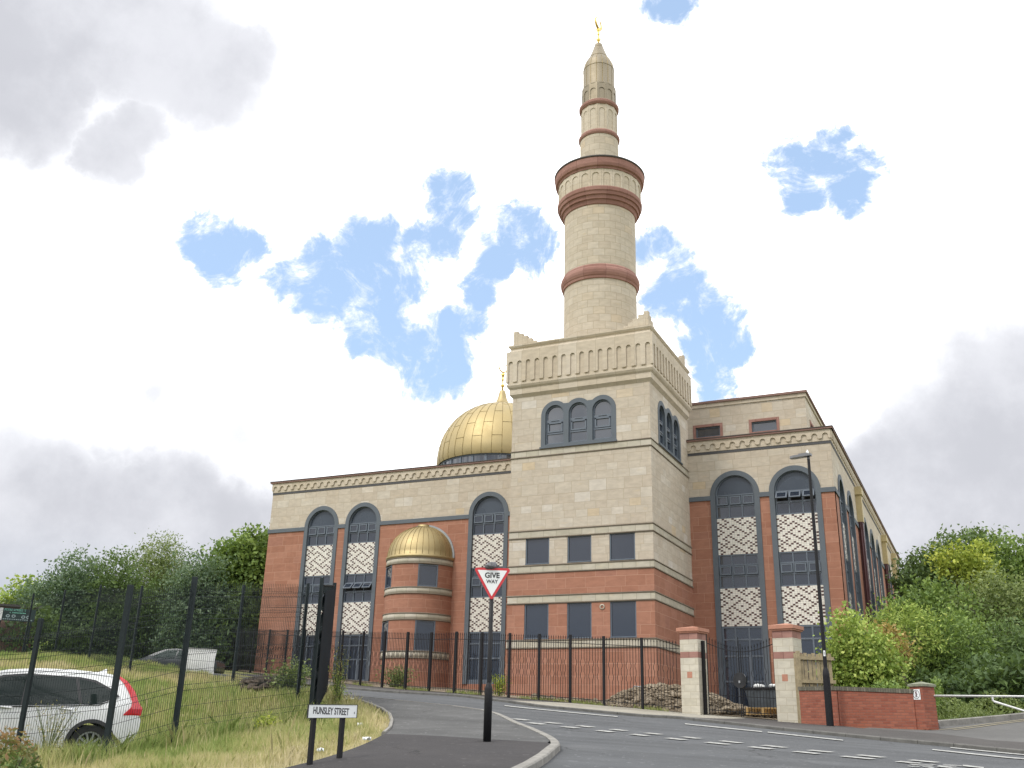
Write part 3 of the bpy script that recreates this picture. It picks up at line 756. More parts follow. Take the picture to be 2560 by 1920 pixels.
# stepped merlons on the four corners
def merlon(m, cx, cy, sx, sy):
    st = [(.0, .24, .80), (.24, .50, .66), (.50, .76, .50), (.76, 1.00, .34), (1.00, 1.22, .18)]
    for a, b, h in st:
        x0, x1 = cx + sx * a, cx + sx * b; m.box(WORLD, min(x0, x1), max(x0, x1), 17.9, 17.9 + h, min(cy, cy + sy * .22), max(cy, cy + sy * .22))
        if a > 0 or True:
            y0, y1 = cy + sy * max(a, .22), cy + sy * max(b, .22)
            if abs(y1 - y0) > .01: m.box(WORLD, min(cx, cx + sx * .22), max(cx, cx + sx * .22), 17.9, 17.9 + h, min(y0, y1), max(y0, y1))
for cx, cy, sx, sy in ((TX0 - .04, TY - .04, 1, 1), (TX1 + .04, TY - .04, -1, 1), (TX0 - .04, YF + .04, 1, -1), (TX1 + .04, YF + .04, -1, -1)):
    m = MB(); merlon(m, cx, cy, sx, sy); m.build('stepped_merlon', TRIM, tower, bevel=.035)

# ---------------------------------------------------------------- minaret
MC = (-15.70, 43.1, 0.0)
mn = MB().lathe(MC, [(1.87, 17.9), (1.87, 25.9)], 72, rref=1.87).build('minaret', CREAM2, bld)
MB().lathe(MC, [(1.86, 21.54), (1.93, 21.56), (1.95, 21.68), (1.985, 21.72), (2.03, 21.84), (2.045, 21.98), (2.02, 22.10), (1.96, 22.18), (1.95, 22.26), (1.90, 22.34), (1.86, 22.36)], 96, rref=1.9, smooth=False).build('ring_moulding', REDT, mn)
MB().lathe(MC, [(1.86, 25.74), (1.92, 25.78), (1.97, 25.95), (1.98, 25.99), (2.05, 26.0), (2.08, 26.16), (2.09, 26.2), (2.16, 26.21), (2.20, 26.37), (2.22, 26.38), (2.245, 26.42), (2.255, 26.58), (2.24, 26.63), (2.1, 26.64)], 96, rref=2.1, smooth=False).build('balcony_corbel', REDT, mn)
def cells(n, rad, z0, z1, zc, ra, zb, name, base_mat, plate=.035):
    """faceted drum with an arched panel on each facet"""
    m = MB(); wd = 2 * rad * math.tan(math.pi / n)
    m.lathe(MC, [(rad / math.cos(math.pi / n) - .03, z0), (rad / math.cos(math.pi / n) - .03, z1)], n, a0=math.pi / n, a1=2 * math.pi + math.pi / n, smooth=False)
    for i in range(n):
        a = 2 * math.pi * i / n
        nn = Vector((math.cos(a), math.sin(a), 0)); f = Fr(Vector(MC) + nn * (rad - .03), Vector((-nn.y, nn.x, 0)), nn)
        w = wd / 2 - .004
        out = [(-w, z0), (-ra, z0), (-ra, zb)] if zb <= z0 + .001 else None
        if out: pl = [(-w, z0), (-ra, z0)] + arc(0, zc - ra, ra, math.pi, 0, 12) + [(ra, z0), (w, z0), (w, z1), (-w, z1)]; m.prism(f, pl, 0, plate, back=False)
        else: m.prism(f, rect(-w, w, z0, z1), 0, plate, holes=[arch(0, ra, zb, zc - ra, 12)], back=False)
    return m.build(name, base_mat, mn)
cells(24, 2.19, 26.63, 27.66, 27.46, .185, 26.63, 'balcony_wall', TRIM)
MB().lathe(MC, [(2.1, 27.65), (2.24, 27.66), (2.26, 27.76), (2.34, 27.80), (2.36, 27.86), (2.385, 27.95), (2.39, 28.10), (2.40, 28.24), (2.36, 28.26)], 96, rref=2.3, smooth=False).build('balcony_rim', REDT, mn)
MB().lathe(MC, [(2.36, 28.255), (2.43, 28.26), (2.44, 28.34), (2.40, 28.37), (1.0, 28.39)], 72).build('balcony_edge', DARKCAP, mn)
MB().lathe(MC, [(1.04, 28.3), (1.04, 30.7)], 56, rref=1.04).build('upper_shaft', CREAM2, mn)
MB().lathe(MC, [(1.03, 30.60), (1.08, 30.62), (1.12, 30.70), (1.125, 30.80), (1.08, 30.88), (1.0, 30.92)], 64, smooth=False).build('ring_moulding', REDT, mn)
cells(12, .965, 30.90, 32.58, 32.30, .165, 31.02, 'arcaded_shaft', TRIM, .03)
MB().lathe(MC, [(.97, 32.54), (1.03, 32.56), (1.095, 32.66), (1.10, 32.78), (1.04, 32.85), (.92, 32.88)], 64, smooth=False).build('ring_moulding', REDT, mn)
cells(12, .92, 32.86, 33.98, 33.66, .165, 32.98, 'arcaded_lantern', BRONZE, .03)
cap = MB().lathe(MC, [(.93, 33.96), (.945, 34.0), (.90, 34.06), (.865, 34.10), (.865, 35.32), (.85, 35.44), (.80, 35.72), (.70, 35.95), (.58, 36.14), (.53, 36.22), (.27, 36.98), (.235, 37.0), (.215, 37.2), (.06, 37.24)], 40).build('minaret_cap', BRONZE, mn)
m = MB()
for i in range(16):
    a = 2 * math.pi * (i + .5) / 16; k = .868
    m.tube([(MC[0] + r * math.cos(a), MC[1] + r * math.sin(a), z) for r, z in ((k, 34.1), (k, 35.32), (.853, 35.44), (.803, 35.72), (.703, 35.95), (.585, 36.14))], .011, 4)
for r, z in ((.87, 35.33), (.54, 36.215), (.262, 36.985)):
    m.lathe(MC, [(r, z - .012), (r + .014, z), (r, z + .012)], 32)
m.build('cap_seam', SEAM, mn)
def finial(c, z0, s, parent):
    m = MB()
    m.lathe((c[0], c[1], 0), [(.0, z0), (.05 * s, z0), (.045 * s, z0 + .18 * s), (.07 * s, z0 + .24 * s), (.12 * s, z0 + .32 * s), (.07 * s, z0 + .38 * s), (.04 * s, z0 + .42 * s), (.04 * s, z0 + .58 * s),
                              (.06 * s, z0 + .62 * s), (.07 * s, z0 + .68 * s), (.05 * s, z0 + .74 * s), (.07 * s, z0 + .86 * s), (.125 * s, z0 + .96 * s), (.06 * s, z0 + 1.02 * s), (.02 * s, z0 + 1.08 * s), (0, z0 + 1.14 * s)], 18)
    return m
m = finial(MC, 37.22, 1.12, mn)
# crescent, open side up, seen from the side
cz = 38.72; an = R(84); ux, uy = math.cos(an), math.sin(an)
pts = []; rr = []
for i in range(25):
    t = R(118) + R(304) * i / 24
    pts.append((MC[0] + ux * .36 * math.cos(t), MC[1] + uy * .36 * math.cos(t), cz + .36 * math.sin(t))); rr.append(.026 + .050 * math.sin(math.pi * i / 24))
m.tube(pts, rr, 8)
m.build('crescent_finial', GOLDB, mn)

# ---------------------------------------------------------------- great dome
DC = (-27.5, 56.0, 0.0)
dprof = [(4.13, 16.42), (4.20, 16.62), (4.19, 17.1), (4.12, 17.6), (4.00, 18.08), (3.80, 18.58), (3.56, 19.02), (3.22, 19.48), (2.80, 19.90), (2.32, 20.25), (1.86, 20.50), (1.40, 20.68), (.97, 20.82), (.62, 20.95), (.42, 21.14), (.31, 21.42), (.24, 21.74), (.20, 21.92), (.10, 22.0), (0, 22.02)]
gd = MB().lathe(DC, dprof, 96).build('great_dome', GOLD, bld)
m = MB(); NR = 40
for i in range(NR):
    a = 2 * math.pi * i / NR; top = 14 if i % 2 == 0 else 12
    m.tube([(DC[0] + (r + .004) * math.cos(a), DC[1] + (r + .004) * math.sin(a), z + .004) for r, z in dprof[:top]], .017, 4)
for i in range(NR):
    a0, a1 = 2 * math.pi * i / NR, 2 * math.pi * (i + 1) / NR
    for k in ((5, 9, 12) if i % 2 else (3, 7, 11)):
        r, z = dprof[k]; m.tube([(DC[0] + (r + .006) * math.cos(a0 + (a1 - a0) * t / 3), DC[1] + (r + .006) * math.sin(a0 + (a1 - a0) * t / 3), z) for t in range(4)], .011, 4)
m.lathe(DC, [(.60, 20.93), (.66, 20.95), (.60, 20.98)], 32)
m.build('dome_seam', SEAM, gd)
m = MB().lathe(DC, [(3.98, 13.6), (3.98, 15.05)], 64).build('dome_drum', TRIM, gd)
m = MB().lathe(DC, [(3.97, 15.05), (3.97, 16.45)], 64).build('drum_glazing', GLASS, gd)
m = MB()
for i in range(28):
    a = 2 * math.pi * i / 28; f = Fr((DC[0] + 3.97 * math.cos(a), DC[1] + 3.97 * math.sin(a), 0), (-math.sin(a), math.cos(a), 0), (math.cos(a), math.sin(a), 0))
    m.box(f, -.07, .07, 15.05, 16.44, -.02, .05)
m.lathe(DC, [(3.98, 16.34), (4.03, 16.36), (4.03, 16.44)], 64); m.lathe(DC, [(4.05, 15.0), (4.05, 15.12), (3.97, 15.13)], 64)
m.build('drum_mullion', FRAME, gd)
fm = finial(DC, 21.95, 1.25, gd)
pts = []; rr = []
for i in range(25):
    t = R(118) + R(304) * i / 24
    pts.append((DC[0] + math.cos(R(62)) * .34 * math.cos(t), DC[1] + math.sin(R(62)) * .34 * math.cos(t), 23.66 + .34 * math.sin(t))); rr.append(.012 + .04 * math.sin(math.pi * i / 24))
fm.tube(pts, rr, 8); fm.build('crescent_finial', GOLDB, gd)

# ---------------------------------------------------------------- round stair turret with half dome
UC = (-27.28, YF, 0.0); UR = 1.92
def tur(prof, material, name, parent, n=40): return MB().lathe(UC, prof, n, math.pi, 2 * math.pi, rref=UR).build(name, material, parent)
WA = (R(-49), R(-131)); hw = .53 / UR
def seg(z0, z1, parent, gaps):
    cuts = [math.pi]
    if gaps:
        for a in (WA[1] + 2 * math.pi, WA[0] + 2 * math.pi): cuts += [a - hw, a + hw]
    cuts.append(2 * math.pi)
    for i in range(0, len(cuts), 2):
        m = MB(); m.lathe(UC, [(UR, z0), (UR, z1)], 14, cuts[i], cuts[i + 1], rref=UR)
        m.lathe(UC, [(UR - .14, z0), (UR - .14, z1)], 14, cuts[i], cuts[i + 1], rref=UR)
        for a in (cuts[i], cuts[i + 1]):
            m.add([(UC[0] + r * math.cos(a), UC[1] + r * math.sin(a), z) for r, z in ((UR - .14, z0), (UR, z0), (UR, z1), (UR - .14, z1))], [(0, 1, 2, 3)])
        o = m.build('stair_turret' if parent is bld else 'curved_wall', RED, parent)
    return o
tt = seg(5.79, 6.81, bld, False)
seg(-.2, 3.54, tt, False); seg(3.87, 5.46, tt, True); seg(7.13, 8.38, tt, True)
for a, b in ((3.54, 3.87), (5.46, 5.79), (6.81, 7.13), (8.38, 8.70)):
    tur([(UR, a), (UR + .015, a), (UR + .015, b), (UR, b)], BAND, 'band', tt)
for z in (3.54, 3.87, 5.46, 5.79, 6.81, 7.13, 8.38, 8.68): MB().lathe(UC, [(UR + .0, z - .035), (UR + .045, z - .02), (UR + .055, z), (UR + .045, z + .02), (UR, z + .035)], 40, math.pi, 2 * math.pi).build('roll_moulding', ROLL, tt)
for z0, z1 in ((3.90, 5.43), (7.17, 8.34)):
    for a in WA:
        ch = UR * math.cos(hw) + .02
        f = Fr((UC[0], UC[1], 0), (-math.sin(a), math.cos(a), 0), (math.cos(a), math.sin(a), 0)); w = UR * math.sin(hw) + .01
        f_, g_ = MB(), MB(); frame_grid(f_, g_, f, -w, w, z0, z1, 1, (), ch - .02, .07)
        f_.build('window_frame', FRAME, tt, f); g_.build('glazing', GLASS, tt, f)
hp = [(UR + .02, 8.70), (UR + .07, 8.74), (UR + .07, 8.84), (UR, 8.88)] + [(UR * math.cos(t), 8.88 + 1.80 * math.sin(t)) for t in [R(x) for x in (8, 16, 24, 32, 40, 48, 56, 64, 72, 78)]] + [(.36, 10.69), (.36, 10.76), (0, 10.79)]
hd = tur(hp, GOLD, 'turret_dome', tt, 48)
m = MB()
for i in range(1, 18):
    a = math.pi + math.pi * i / 18
    m.tube([(UC[0] + (r + .004) * math.cos(a), UC[1] + (r + .004) * math.sin(a), z + .003) for r, z in hp[3:-3]], .014, 4)
m.build('dome_seam', SEAM, tt)
m = MB(); fl = [(UC[0] + 2.02 * math.cos(t), 8.86 + 1.93 * math.sin(t)) for t in [R(x) for x in range(0, 181, 6)]] + [(UC[0] + 1.86 * math.cos(t), 8.86 + 1.78 * math.sin(t)) for t in [R(x) for x in range(180, -1, -6)]]
m.prism(FRONT, fl, .0, .07); m.build('dome_flashing', mat('lead_flashing', (.30, .32, .34), .6, var=.1), tt)

# ================================================================ GROUND, ROADS
def region(name, poly, material, dz, step=.6, k='structure', fn=None):
    """a surface draped over the land inside an outline"""
    P = []
    for i in range(len(poly)):
        a, b = poly[i], poly[(i + 1) % len(poly)]; n = max(1, int(math.hypot(b[0] - a[0], b[1] - a[1]) / (step * 1.2)))
        P += [(a[0] + (b[0] - a[0]) * j / n, a[1] + (b[1] - a[1]) * j / n) for j in range(n)]
    xs = [p[0] for p in P]; ys = [p[1] for p in P]; pts = [Vector(p) for p in P]; ed = [(i, (i + 1) % len(P)) for i in range(len(P))]
    gx = np.arange(min(xs), max(xs), step); gy = np.arange(min(ys), max(ys), step)
    X, Y = np.meshgrid(gx, gy); X = X.ravel() + .013; Y = Y.ravel() + .017
    ins = np.zeros(len(X), bool); n = len(P)
    for i in range(n):
        x1, y1 = P[i]; x2, y2 = P[(i + 1) % n]
        if y1 == y2: continue
        c = ((y1 > Y) != (y2 > Y)) & (X < (x2 - x1) * (Y - y1) / (y2 - y1) + x1); ins ^= c
    pts += [Vector((x, y)) for x, y in zip(X[ins], Y[ins])]
    ov, oe, of, *_ = delaunay_2d_cdt(pts, ed, [], 1, 1e-5)
    xy = np.array([(v[0], v[1]) for v in ov]); z = G(xy[:, 0], xy[:, 1]) + (dz if fn is None else fn(xy))
    me = bpy.data.meshes.new(name); me.from_pydata([(x, y, q) for (x, y), q in zip(xy, z)], [], [tuple(f) for f in of])
    me.materials.append(material); me.polygons.foreach_set('use_smooth', [True] * len(me.polygons)); me.update()
    o = bpy.data.objects.new(name, me); COL.objects.link(o)
    if k: o['kind'] = k
    return o

def inpoly(X, Y, P):
    ins = np.zeros(len(X), bool); n = len(P)
    for i in range(n):
        x1, y1 = P[i]; x2, y2 = P[(i + 1) % n]
        if y1 == y2: continue
        ins ^= ((y1 > Y) != (y2 > Y)) & (X < (x2 - x1) * (Y - y1) / (y2 - y1) + x1)
    return ins
VERGE = [(-8.57, 11.31), (-8.53, 11.82), (-8.61, 12.29), (-8.9, 13.11), (-9.33, 14.25), (-9.7, 15.15), (-10.13, 16.17), (-10.7, 17.31), (-11.44, 18.55), (-12.32, 19.86), (-13.22, 20.95), (-14.05, 21.72), (-14.87, 22.32), (-15.56, 22.67)]
NKERB = [(-11.37, 22.48), (-10.71, 21.82), (-10.03, 20.9), (-9.3, 19.83), (-8.4, 18.65), (-7.72, 17.66), (-7.25, 16.93), (-6.89, 16.28), (-6.63, 15.71), (-6.36, 14.81), (-6.1, 13.95), (-5.84, 12.89), (-5.70, 12.1), (-5.60, 11.2), (-5.55, 9.0), (-5.6, 4.0)]
NLEFT = [(-23.5, 27.0), (-19.5, 24.6), (-17.2, 23.5), (-15.87, 23.12), (-15.2, 23.12), (-14.25, 23.13), (-12.5, 23.0)]
PADL = [(-10.13, 16.17), (-8.93, 16.09), (-7.91, 15.93), (-6.8, 15.95)]
FK = [(-34, 38.2), (-26, 33.0), (-22.4, 31.0), (-20.0, 30.2), (-18.2, 29.95), (-16.2, 29.75), (-13.83, 29.15), (-12.54, 28.75), (-10.6, 28.35), (-8.9, 28.0), (-7.8, 27.7), (-6.8, 27.25), (-5.98, 26.95), (-5.48, 26.6), (-4.66, 26.07), (-3.5, 25.45), (-1.86, 24.48), (-0.75, 23.99), (0.49, 23.16), (5, 20.8), (12, 17.0), (22, 11)]
road = region('road', FK + [(22, -12), (-5.6, -12)] + NKERB[::-1] + NLEFT[::-1] + [(-32, 32.5)], ASPH, -.10, .55)
region('footway', [p for p in VERGE if p[1] >= 16.1] + [(-15.9, 22.9)] + NLEFT[3:] + [p for p in NKERB if p[1] > 16.0] + [(-6.80, 15.95)] + PADL[::-1][1:-1], ASPHO, .0, .4)
region('footway', [(-8.6, 4.0), (-8.57, 11.31)] + [p for p in VERGE if p[1] < 16.0 and p[1] > 11.4] + PADL + [p for p in NKERB if p[1] < 15.9], ASPHD, .0, .4)
FL = [(-9.4, 34.05), (-14, 34.6), (-19, 35.9), (-26, 39.0), (-36, 44.6), (-60, 58)]
def near(poly, x0, x1): return [p for p in poly if x0 <= p[0] <= x1]
region('footway', near(FK, -34, -13.7) + [(-13.83, 34.62), (-19, 35.95), (-26, 39.05), (-36, 44.7)], ASPHF, -.035, .55)
region('forecourt_apron', near(FK, -13.9, -7.7) + [(-7.3, 33.9), (-9.4, 34.6), (-13.83, 34.62)], DUST, -.035, .45)
region('footway', near(FK, -7.9, .6) + [(0.57, 25.59), (-0.11, 25.91), (-1.33, 28.07), (-2.45, 29.18), (-3.29, 29.9), (-4.2, 31.5), (-5.3, 32.7), (-6.2, 33.5), (-7.3, 33.95)], ASPHF, -.035, .45)
region('access_road', near(FK, .4, 22) + [(22, 42), (4, 43), (0.9, 35.73), (-0.35, 34.0), (-1.58, 32.07), (-1.5, 30.9), (-2.3, 30.6), (-3.2, 30.9), (-3.29, 29.9), (-2.45, 29.18), (-1.33, 28.07), (-0.11, 25.91), (0.57, 25.59)], ASPHM, -.04, .55)
# yard inside the railings
region('yard_ground', [(-60, 58.2)] + FL[::-1][1:-1] + [(-13.9, 34.63), (-9.4, 34.62), (-7.3, 34.0), (-6.2, 33.55), (-5.2, 32.9), (-4.0, 46.3), (-38.2, 46.3), (-50, 60)], YARD, -.02, .7)

# terrain sheet reaching past the trees
def terrain():
    xs = np.concatenate([np.arange(-1500, -120, 120), np.arange(-120, -42, 4), np.arange(-42, 12, .75), np.arange(12, 60, 4), np.arange(60, 1501, 120)])
    ys = np.concatenate([np.arange(-600, -30, 90), np.arange(-30, 4, 4), np.arange(4, 50, .75), np.arange(50, 130, 4), np.arange(130, 1700, 120)])
    X, Y = np.meshgrid(xs, ys); Z = G(X.ravel(), Y.ravel()).reshape(X.shape)
    far = np.hypot(X, Y - 40); t = np.clip((far - 110) / 300, 0, 1); Z = Z * (1 - t) + t * (7 + 0 * Z)
    Z = np.where(Y < -30, np.maximum(Z, -6), Z)
    low = np.zeros(X.size, bool)
    for P in (FK + [(22, -12), (-5.6, -12)] + NKERB[::-1] + NLEFT[::-1] + [(-32, 32.5)],): low |= inpoly(X.ravel(), Y.ravel(), P)
    Z = Z - .06 - .14 * low.reshape(X.shape)
    hard = inpoly(X.ravel(), Y.ravel(), near(FK, .4, 22) + [(22, 42), (4, 43), (0.9, 35.73), (-1.58, 32.07), (-4, 31.5), (-9.4, 34.6), (-13.83, 34.62), (-36, 44.7), (-36, 39)] + near(FK, -34, .3))
    Z = Z - .12 * hard.reshape(X.shape)
    n, m_ = X.shape
    v = np.stack([X.ravel(), Y.ravel(), Z.ravel()], 1)
    f = [(i * m_ + j, i * m_ + j + 1, (i + 1) * m_ + j + 1, (i + 1) * m_ + j) for i in range(n - 1) for j in range(m_ - 1)]
    me = bpy.data.meshes.new('ground'); me.from_pydata(v.tolist(), [], f); me.materials.append(SOIL)
    me.polygons.foreach_set('use_smooth', [True] * len(f)); me.update()
    o = bpy.data.objects.new('ground', me); COL.objects.link(o); o['kind'] = 'structure'
terrain()

def kerb(name, pts, w, top, drop, material=CONC, side=1, closed=False):
    """kerb stones along a line, each about 0.9 m with a hair joint"""
    m = MB(); L = [Vector(p) for p in pts]; P = [L[0]]
    for a, b in zip(L[:-1], L[1:]):
        n = max(1, round((b - a).length / .45)); P += [a + (b - a) * i / n for i in range(1, n + 1)]
    nn = []
    for i in range(len(P)):
        t = (P[min(i + 1, len(P) - 1)] - P[max(i - 1, 0)]).normalized(); nn.append(Vector((t.y, -t.x)) * side)
    for i in range(0, len(P) - 1, 2):
        seg = P[i:i + 3]; nr = nn[i:i + 3]; vs = []
        for q, (p, n_) in enumerate(zip(seg, nr)):
            g = .006 if q == 0 else (-.006 if q == len(seg) - 1 else 0); t = (seg[-1] - seg[0]).normalized(); p = p + t * g
            z = g1(p.x, p.y); a = p; b = p + n_ * w
            vs += [(a.x, a.y, z + top), (b.x - n_.x * .02, b.y - n_.y * .02, z + top), (b.x, b.y, z + top - .02), (b.x, b.y, z - drop), (a.x, a.y, z - drop)]
        k = len(seg); fs = []
        for q in range(k - 1):
            for j in range(5): fs.append((q * 5 + j, q * 5 + (j + 1) % 5, q * 5 + 5 + (j + 1) % 5, q * 5 + 5 + j))
        fs += [tuple(range(5)), tuple(range((k - 1) * 5, k * 5))]
        m.add(vs, fs)
    return kind(m.build(name, material), 'structure')
kerb('kerb', NKERB[:-1], .15, .012, .25, side=-1)
kerb('kerb', [p for p in NLEFT] + [NKERB[0]], .14, .012, .25, side=-1)
kerb('kerb', FK[2:-2], .13, -.02, .2, CONCD, side=1)
kerb('kerb', VERGE[6:13], .07, .035, .2, side=-1)
kerb('kerb', [(-1.5, 30.95), (-1.58, 32.07), (-0.35, 34.0), (0.9, 35.73), (4, 40)], .14, .13, .2, side=1)

MARKS= [[(-12.86, 26.94), (-9.19, 26.39), (-9.0, 25.83), (-12.59, 26.38)], [(-7.05, 25.36), (-4.98, 24.64), (-4.9, 24.24), (-6.92, 24.92)], [(-4.84, 24.61), (-3.03, 23.67), (-2.99, 23.32), (-4.77, 24.21)], [(-1.18, 22.72), (0.48, 21.89), (0.47, 21.48), (-1.17, 22.43)], [(-0.87, 23.67), (0.51, 22.85), (0.5, 22.65), (-0.87, 23.41)], [(-0.53, 18.5), (-0.22, 18.29), (-0.22, 17.99), (-0.52, 18.19)], [(-10.33, 22.13), (-9.8, 22.08), (-9.57, 21.69), (-10.1, 21.75)], [(-9.39, 21.7), (-8.89, 21.7), (-8.68, 21.31), (-9.17, 21.31)], [(-8.49, 21.33), (-8.0, 21.22), (-7.81, 20.84), (-8.29, 20.96)], [(-7.6, 21.0), (-7.14, 21.01), (-6.97, 20.63), (-7.42, 20.63)], [(-6.75, 20.77), (-6.29, 20.9), (-6.13, 20.52), (-6.58, 20.39)], [(-9.58, 21.26), (-9.04, 21.23), (-8.84, 20.87), (-9.38, 20.9)], [(-8.61, 20.8), (-8.12, 20.82), (-7.93, 20.47), (-8.42, 20.45)], [(-7.69, 20.43), (-7.2, 20.48), (-7.04, 20.13), (-7.51, 20.08)], [(-6.84, 20.16), (-6.36, 20.23), (-6.21, 19.87), (-6.68, 19.81)], [(-6.0, 19.89), (-5.49, 20.1), (-5.36, 19.75), (-5.85, 19.53)], [(-5.88, 20.61), (-5.39, 20.7), (-5.24, 20.31), (-5.72, 20.22)], [(-5.02, 20.43), (-4.48, 20.43), (-4.35, 20.03), (-4.88, 20.04)], [(-4.13, 20.18), (-3.58, 20.12), (-3.46, 19.73), (-4.0, 19.79)], [(-3.21, 19.75), (-2.7, 19.72), (-2.61, 19.32), (-3.11, 19.36)], [(-2.32, 19.29), (-1.77, 19.23), (-1.7, 18.85), (-2.24, 18.92)], [(-1.43, 18.95), (-0.9, 18.83), (-0.84, 18.46), (-1.37, 18.58)], [(-5.13, 19.65), (-4.57, 19.7), (-4.45, 19.33), (-4.99, 19.28)], [(-4.23, 19.34), (-3.68, 19.29), (-3.57, 18.93), (-4.11, 18.98)], [(-3.37, 19.03), (-2.83, 19.01), (-2.74, 18.65), (-3.27, 18.69)], [(-2.51, 18.7), (-1.89, 18.65), (-1.81, 18.3), (-2.42, 18.35)], [(-1.59, 18.39), (-1.14, 18.4), (-1.08, 18.06), (-1.52, 18.05)]]
m = MB()
MK = [q for q in MARKS[:6]]
def dashes(rows, w):
    # straighten each row of dashes: the measured ends lie on one smooth curve
    ends = [(np.mean([q[0], q[3]], 0), np.mean([q[1], q[2]], 0)) for q in rows]
    X = np.array([e[k][0] for e in ends for k in (0, 1)]); Y = np.array([e[k][1] for e in ends for k in (0, 1)]); c = np.polyfit(X, Y, 2); d1 = np.polyder(c)
    for a, b in ends:
        o = []
        for x, s_ in ((a[0] + .05, 1), (b[0] - .05, 1), (b[0] - .05, -1), (a[0] + .05, -1)):
            k = np.polyval(d1, x); n_ = np.array([-k, 1]) / math.hypot(k, 1); o.append(tuple(np.array([x, np.polyval(c, x)]) + n_ * w * s_))
        MK.append(o)
dashes(MARKS[6:11] + MARKS[16:22], .13); dashes(MARKS[11:16] + MARKS[22:27], .13)
for q in MK:
    n = 6
    for i in range(n):
        a = [tuple(np.array(q[0]) + (np.array(q[1]) - np.array(q[0])) * t) for t in (i / n, (i + 1) / n)]
        b = [tuple(np.array(q[3]) + (np.array(q[2]) - np.array(q[3])) * t) for t in (i / n, (i + 1) / n)]
        m.add([(x, y, g1(x, y) - .10 + .016) for x, y in (a[0], a[1], b[1], b[0])], [(0, 1, 2, 3)])
# worn patch of old lettering at the end of the dashes
for i in range(26):
    x, y = rnd.uniform(-1.35, -.55), rnd.uniform(17.3, 18.3); w = rnd.uniform(.05, .22)
    m.add([(a, b, g1(a, b) - .10 + .017) for a, b in ((x, y), (x + w, y - .05), (x + w + .03, y + .03), (x + .02, y + .07))], [(0, 1, 2, 3)])
kind(m.build('road_marking', MARK), 'structure')
def stripe(name, pts, w, material, dz):
    m = MB(); L = [Vector(p) for p in pts]; P = [L[0]]
    for a, b in zip(L[:-1], L[1:]):
        n = max(1, round((b - a).length / .4)); P += [a + (b - a) * i / n for i in range(1, n + 1)]
    vs = []
    for i, p in enumerate(P):
        t = (P[min(i + 1, len(P) - 1)] - P[max(i - 1, 0)]).normalized(); n_ = Vector((-t.y, t.x)) * w / 2
        for q in (p + n_, p - n_): vs.append((q.x, q.y, g1(q.x, q.y) + dz))
    m.add(vs, [(2 * i, 2 * i + 1, 2 * i + 3, 2 * i + 2) for i in range(len(P) - 1)])
    return kind(m.build(name, material), 'structure')
stripe('road_marking', [(-3.4, 29.75), (-1.33, 30.35), (-1.05, 30.94), (-0.14, 33.2), (0.87, 35.05), (3, 38.5)], .06, YELL, -.022)
stripe('road_marking', [(-1.0, 30.3), (-0.78, 30.85), (0.12, 33.1), (1.1, 34.9), (3.3, 38.4)], .06, YELL, -.022)

# ================================================================ STREET FURNITURE
def rot_fr(p, nrm): n = Vector((nrm[0], nrm[1], 0)).normalized(); return Fr(p, (-n.y, n.x, 0), n)
def place(o, x, y, z, rz=0): o.location = (x, y, z); o.rotation_euler = (0, 0, rz); return o

# give way sign
gx, gy = -7.70, 15.49; gz = g1(gx, gy)
gw = thing('give_way_sign', 'red and white triangular GIVE WAY sign on a black post at the footway corner', 'road sign', loc=(gx, gy, gz))
LOC = Fr((0, 0, 0), (1, 0, 0), (0, -1, 0))
tocam = Vector((-gx, -gy, 0)).normalized()
gf = Fr((0, 0, 0), (-tocam.y * -1, tocam.x * -1, 0), tocam)
gf = Fr((0, 0, 0), Vector((0, 0, 1)).cross(tocam), tocam)
MB().lathe((0, 0, 0), [(.0, -.1), (.068, -.1), (.068, .84), (.062, .87), (.042, .93), (.038, .94)], 20).build('post_base', BLACK, gw)
MB().lathe((0, 0, 0), [(.038, .9), (.038, 2.86), (0, 2.87)], 16).build('post', BLACK, gw)
def tri(r, cut, cz_):
    out = []
    for k in range(3):
        a = R(-90 + 120 * k); b0, b1 = R(-90 + 120 * k - 60), R(-90 + 120 * k + 60)
        c = (r * math.cos(a), cz_ + r * math.sin(a)); out += [(c[0] + cut * math.cos(b0 + (b1 - b0) * i / 6), c[1] + cut * math.sin(b0 + (b1 - b0) * i / 6)) for i in range(7)]
    return out
tcz = 2.86 - .172
MB().prism(gf, tri(.312, .038, tcz), .045, .055).build('sign_plate', REDSIGN, gw)
MB().prism(gf, tri(.290, .006, tcz), .055, .058).build('sign_face', WSIGN, gw)
MB().prism(gf, tri(.300, .03, tcz), .038, .045).build('sign_back', mat('grey_plate', (.25, .26, .26), .5), gw)
m = MB()
for z in (tcz + .08, tcz - .12): m.box(gf, -.06, .06, z - .015, z + .015, -.045, .04)
m.build('clamp', STEEL, gw)
text_mesh('lettering', 'GIVE', .128, gf, 0, tcz + .058, .060, INK, gw, sx=.98, bold=.0035)
text_mesh('lettering', 'WAY', .088, gf, 0, tcz - .048, .060, INK, gw, sx=.98, bold=.002)
m = MB(); m.ball((0, -.03, 2.925), .105, n=14, sq=(1.0, 1.1, .62), jit=.09); m.ball((-.055, -.08, 2.90), .06, n=10, sq=(1.1, .9, .7), jit=.1); m.ball((.045, -.02, 2.94), .05, n=10, jit=.12); m.tube([(0, 0, 2.8), (0, -.01, 2.9)], .03, 8)
m.build('lamp_hood', mat('weathered_grey', (.13, .13, .14), .6, var=.5, vscale=22, bump=.5, bscale=25), gw)

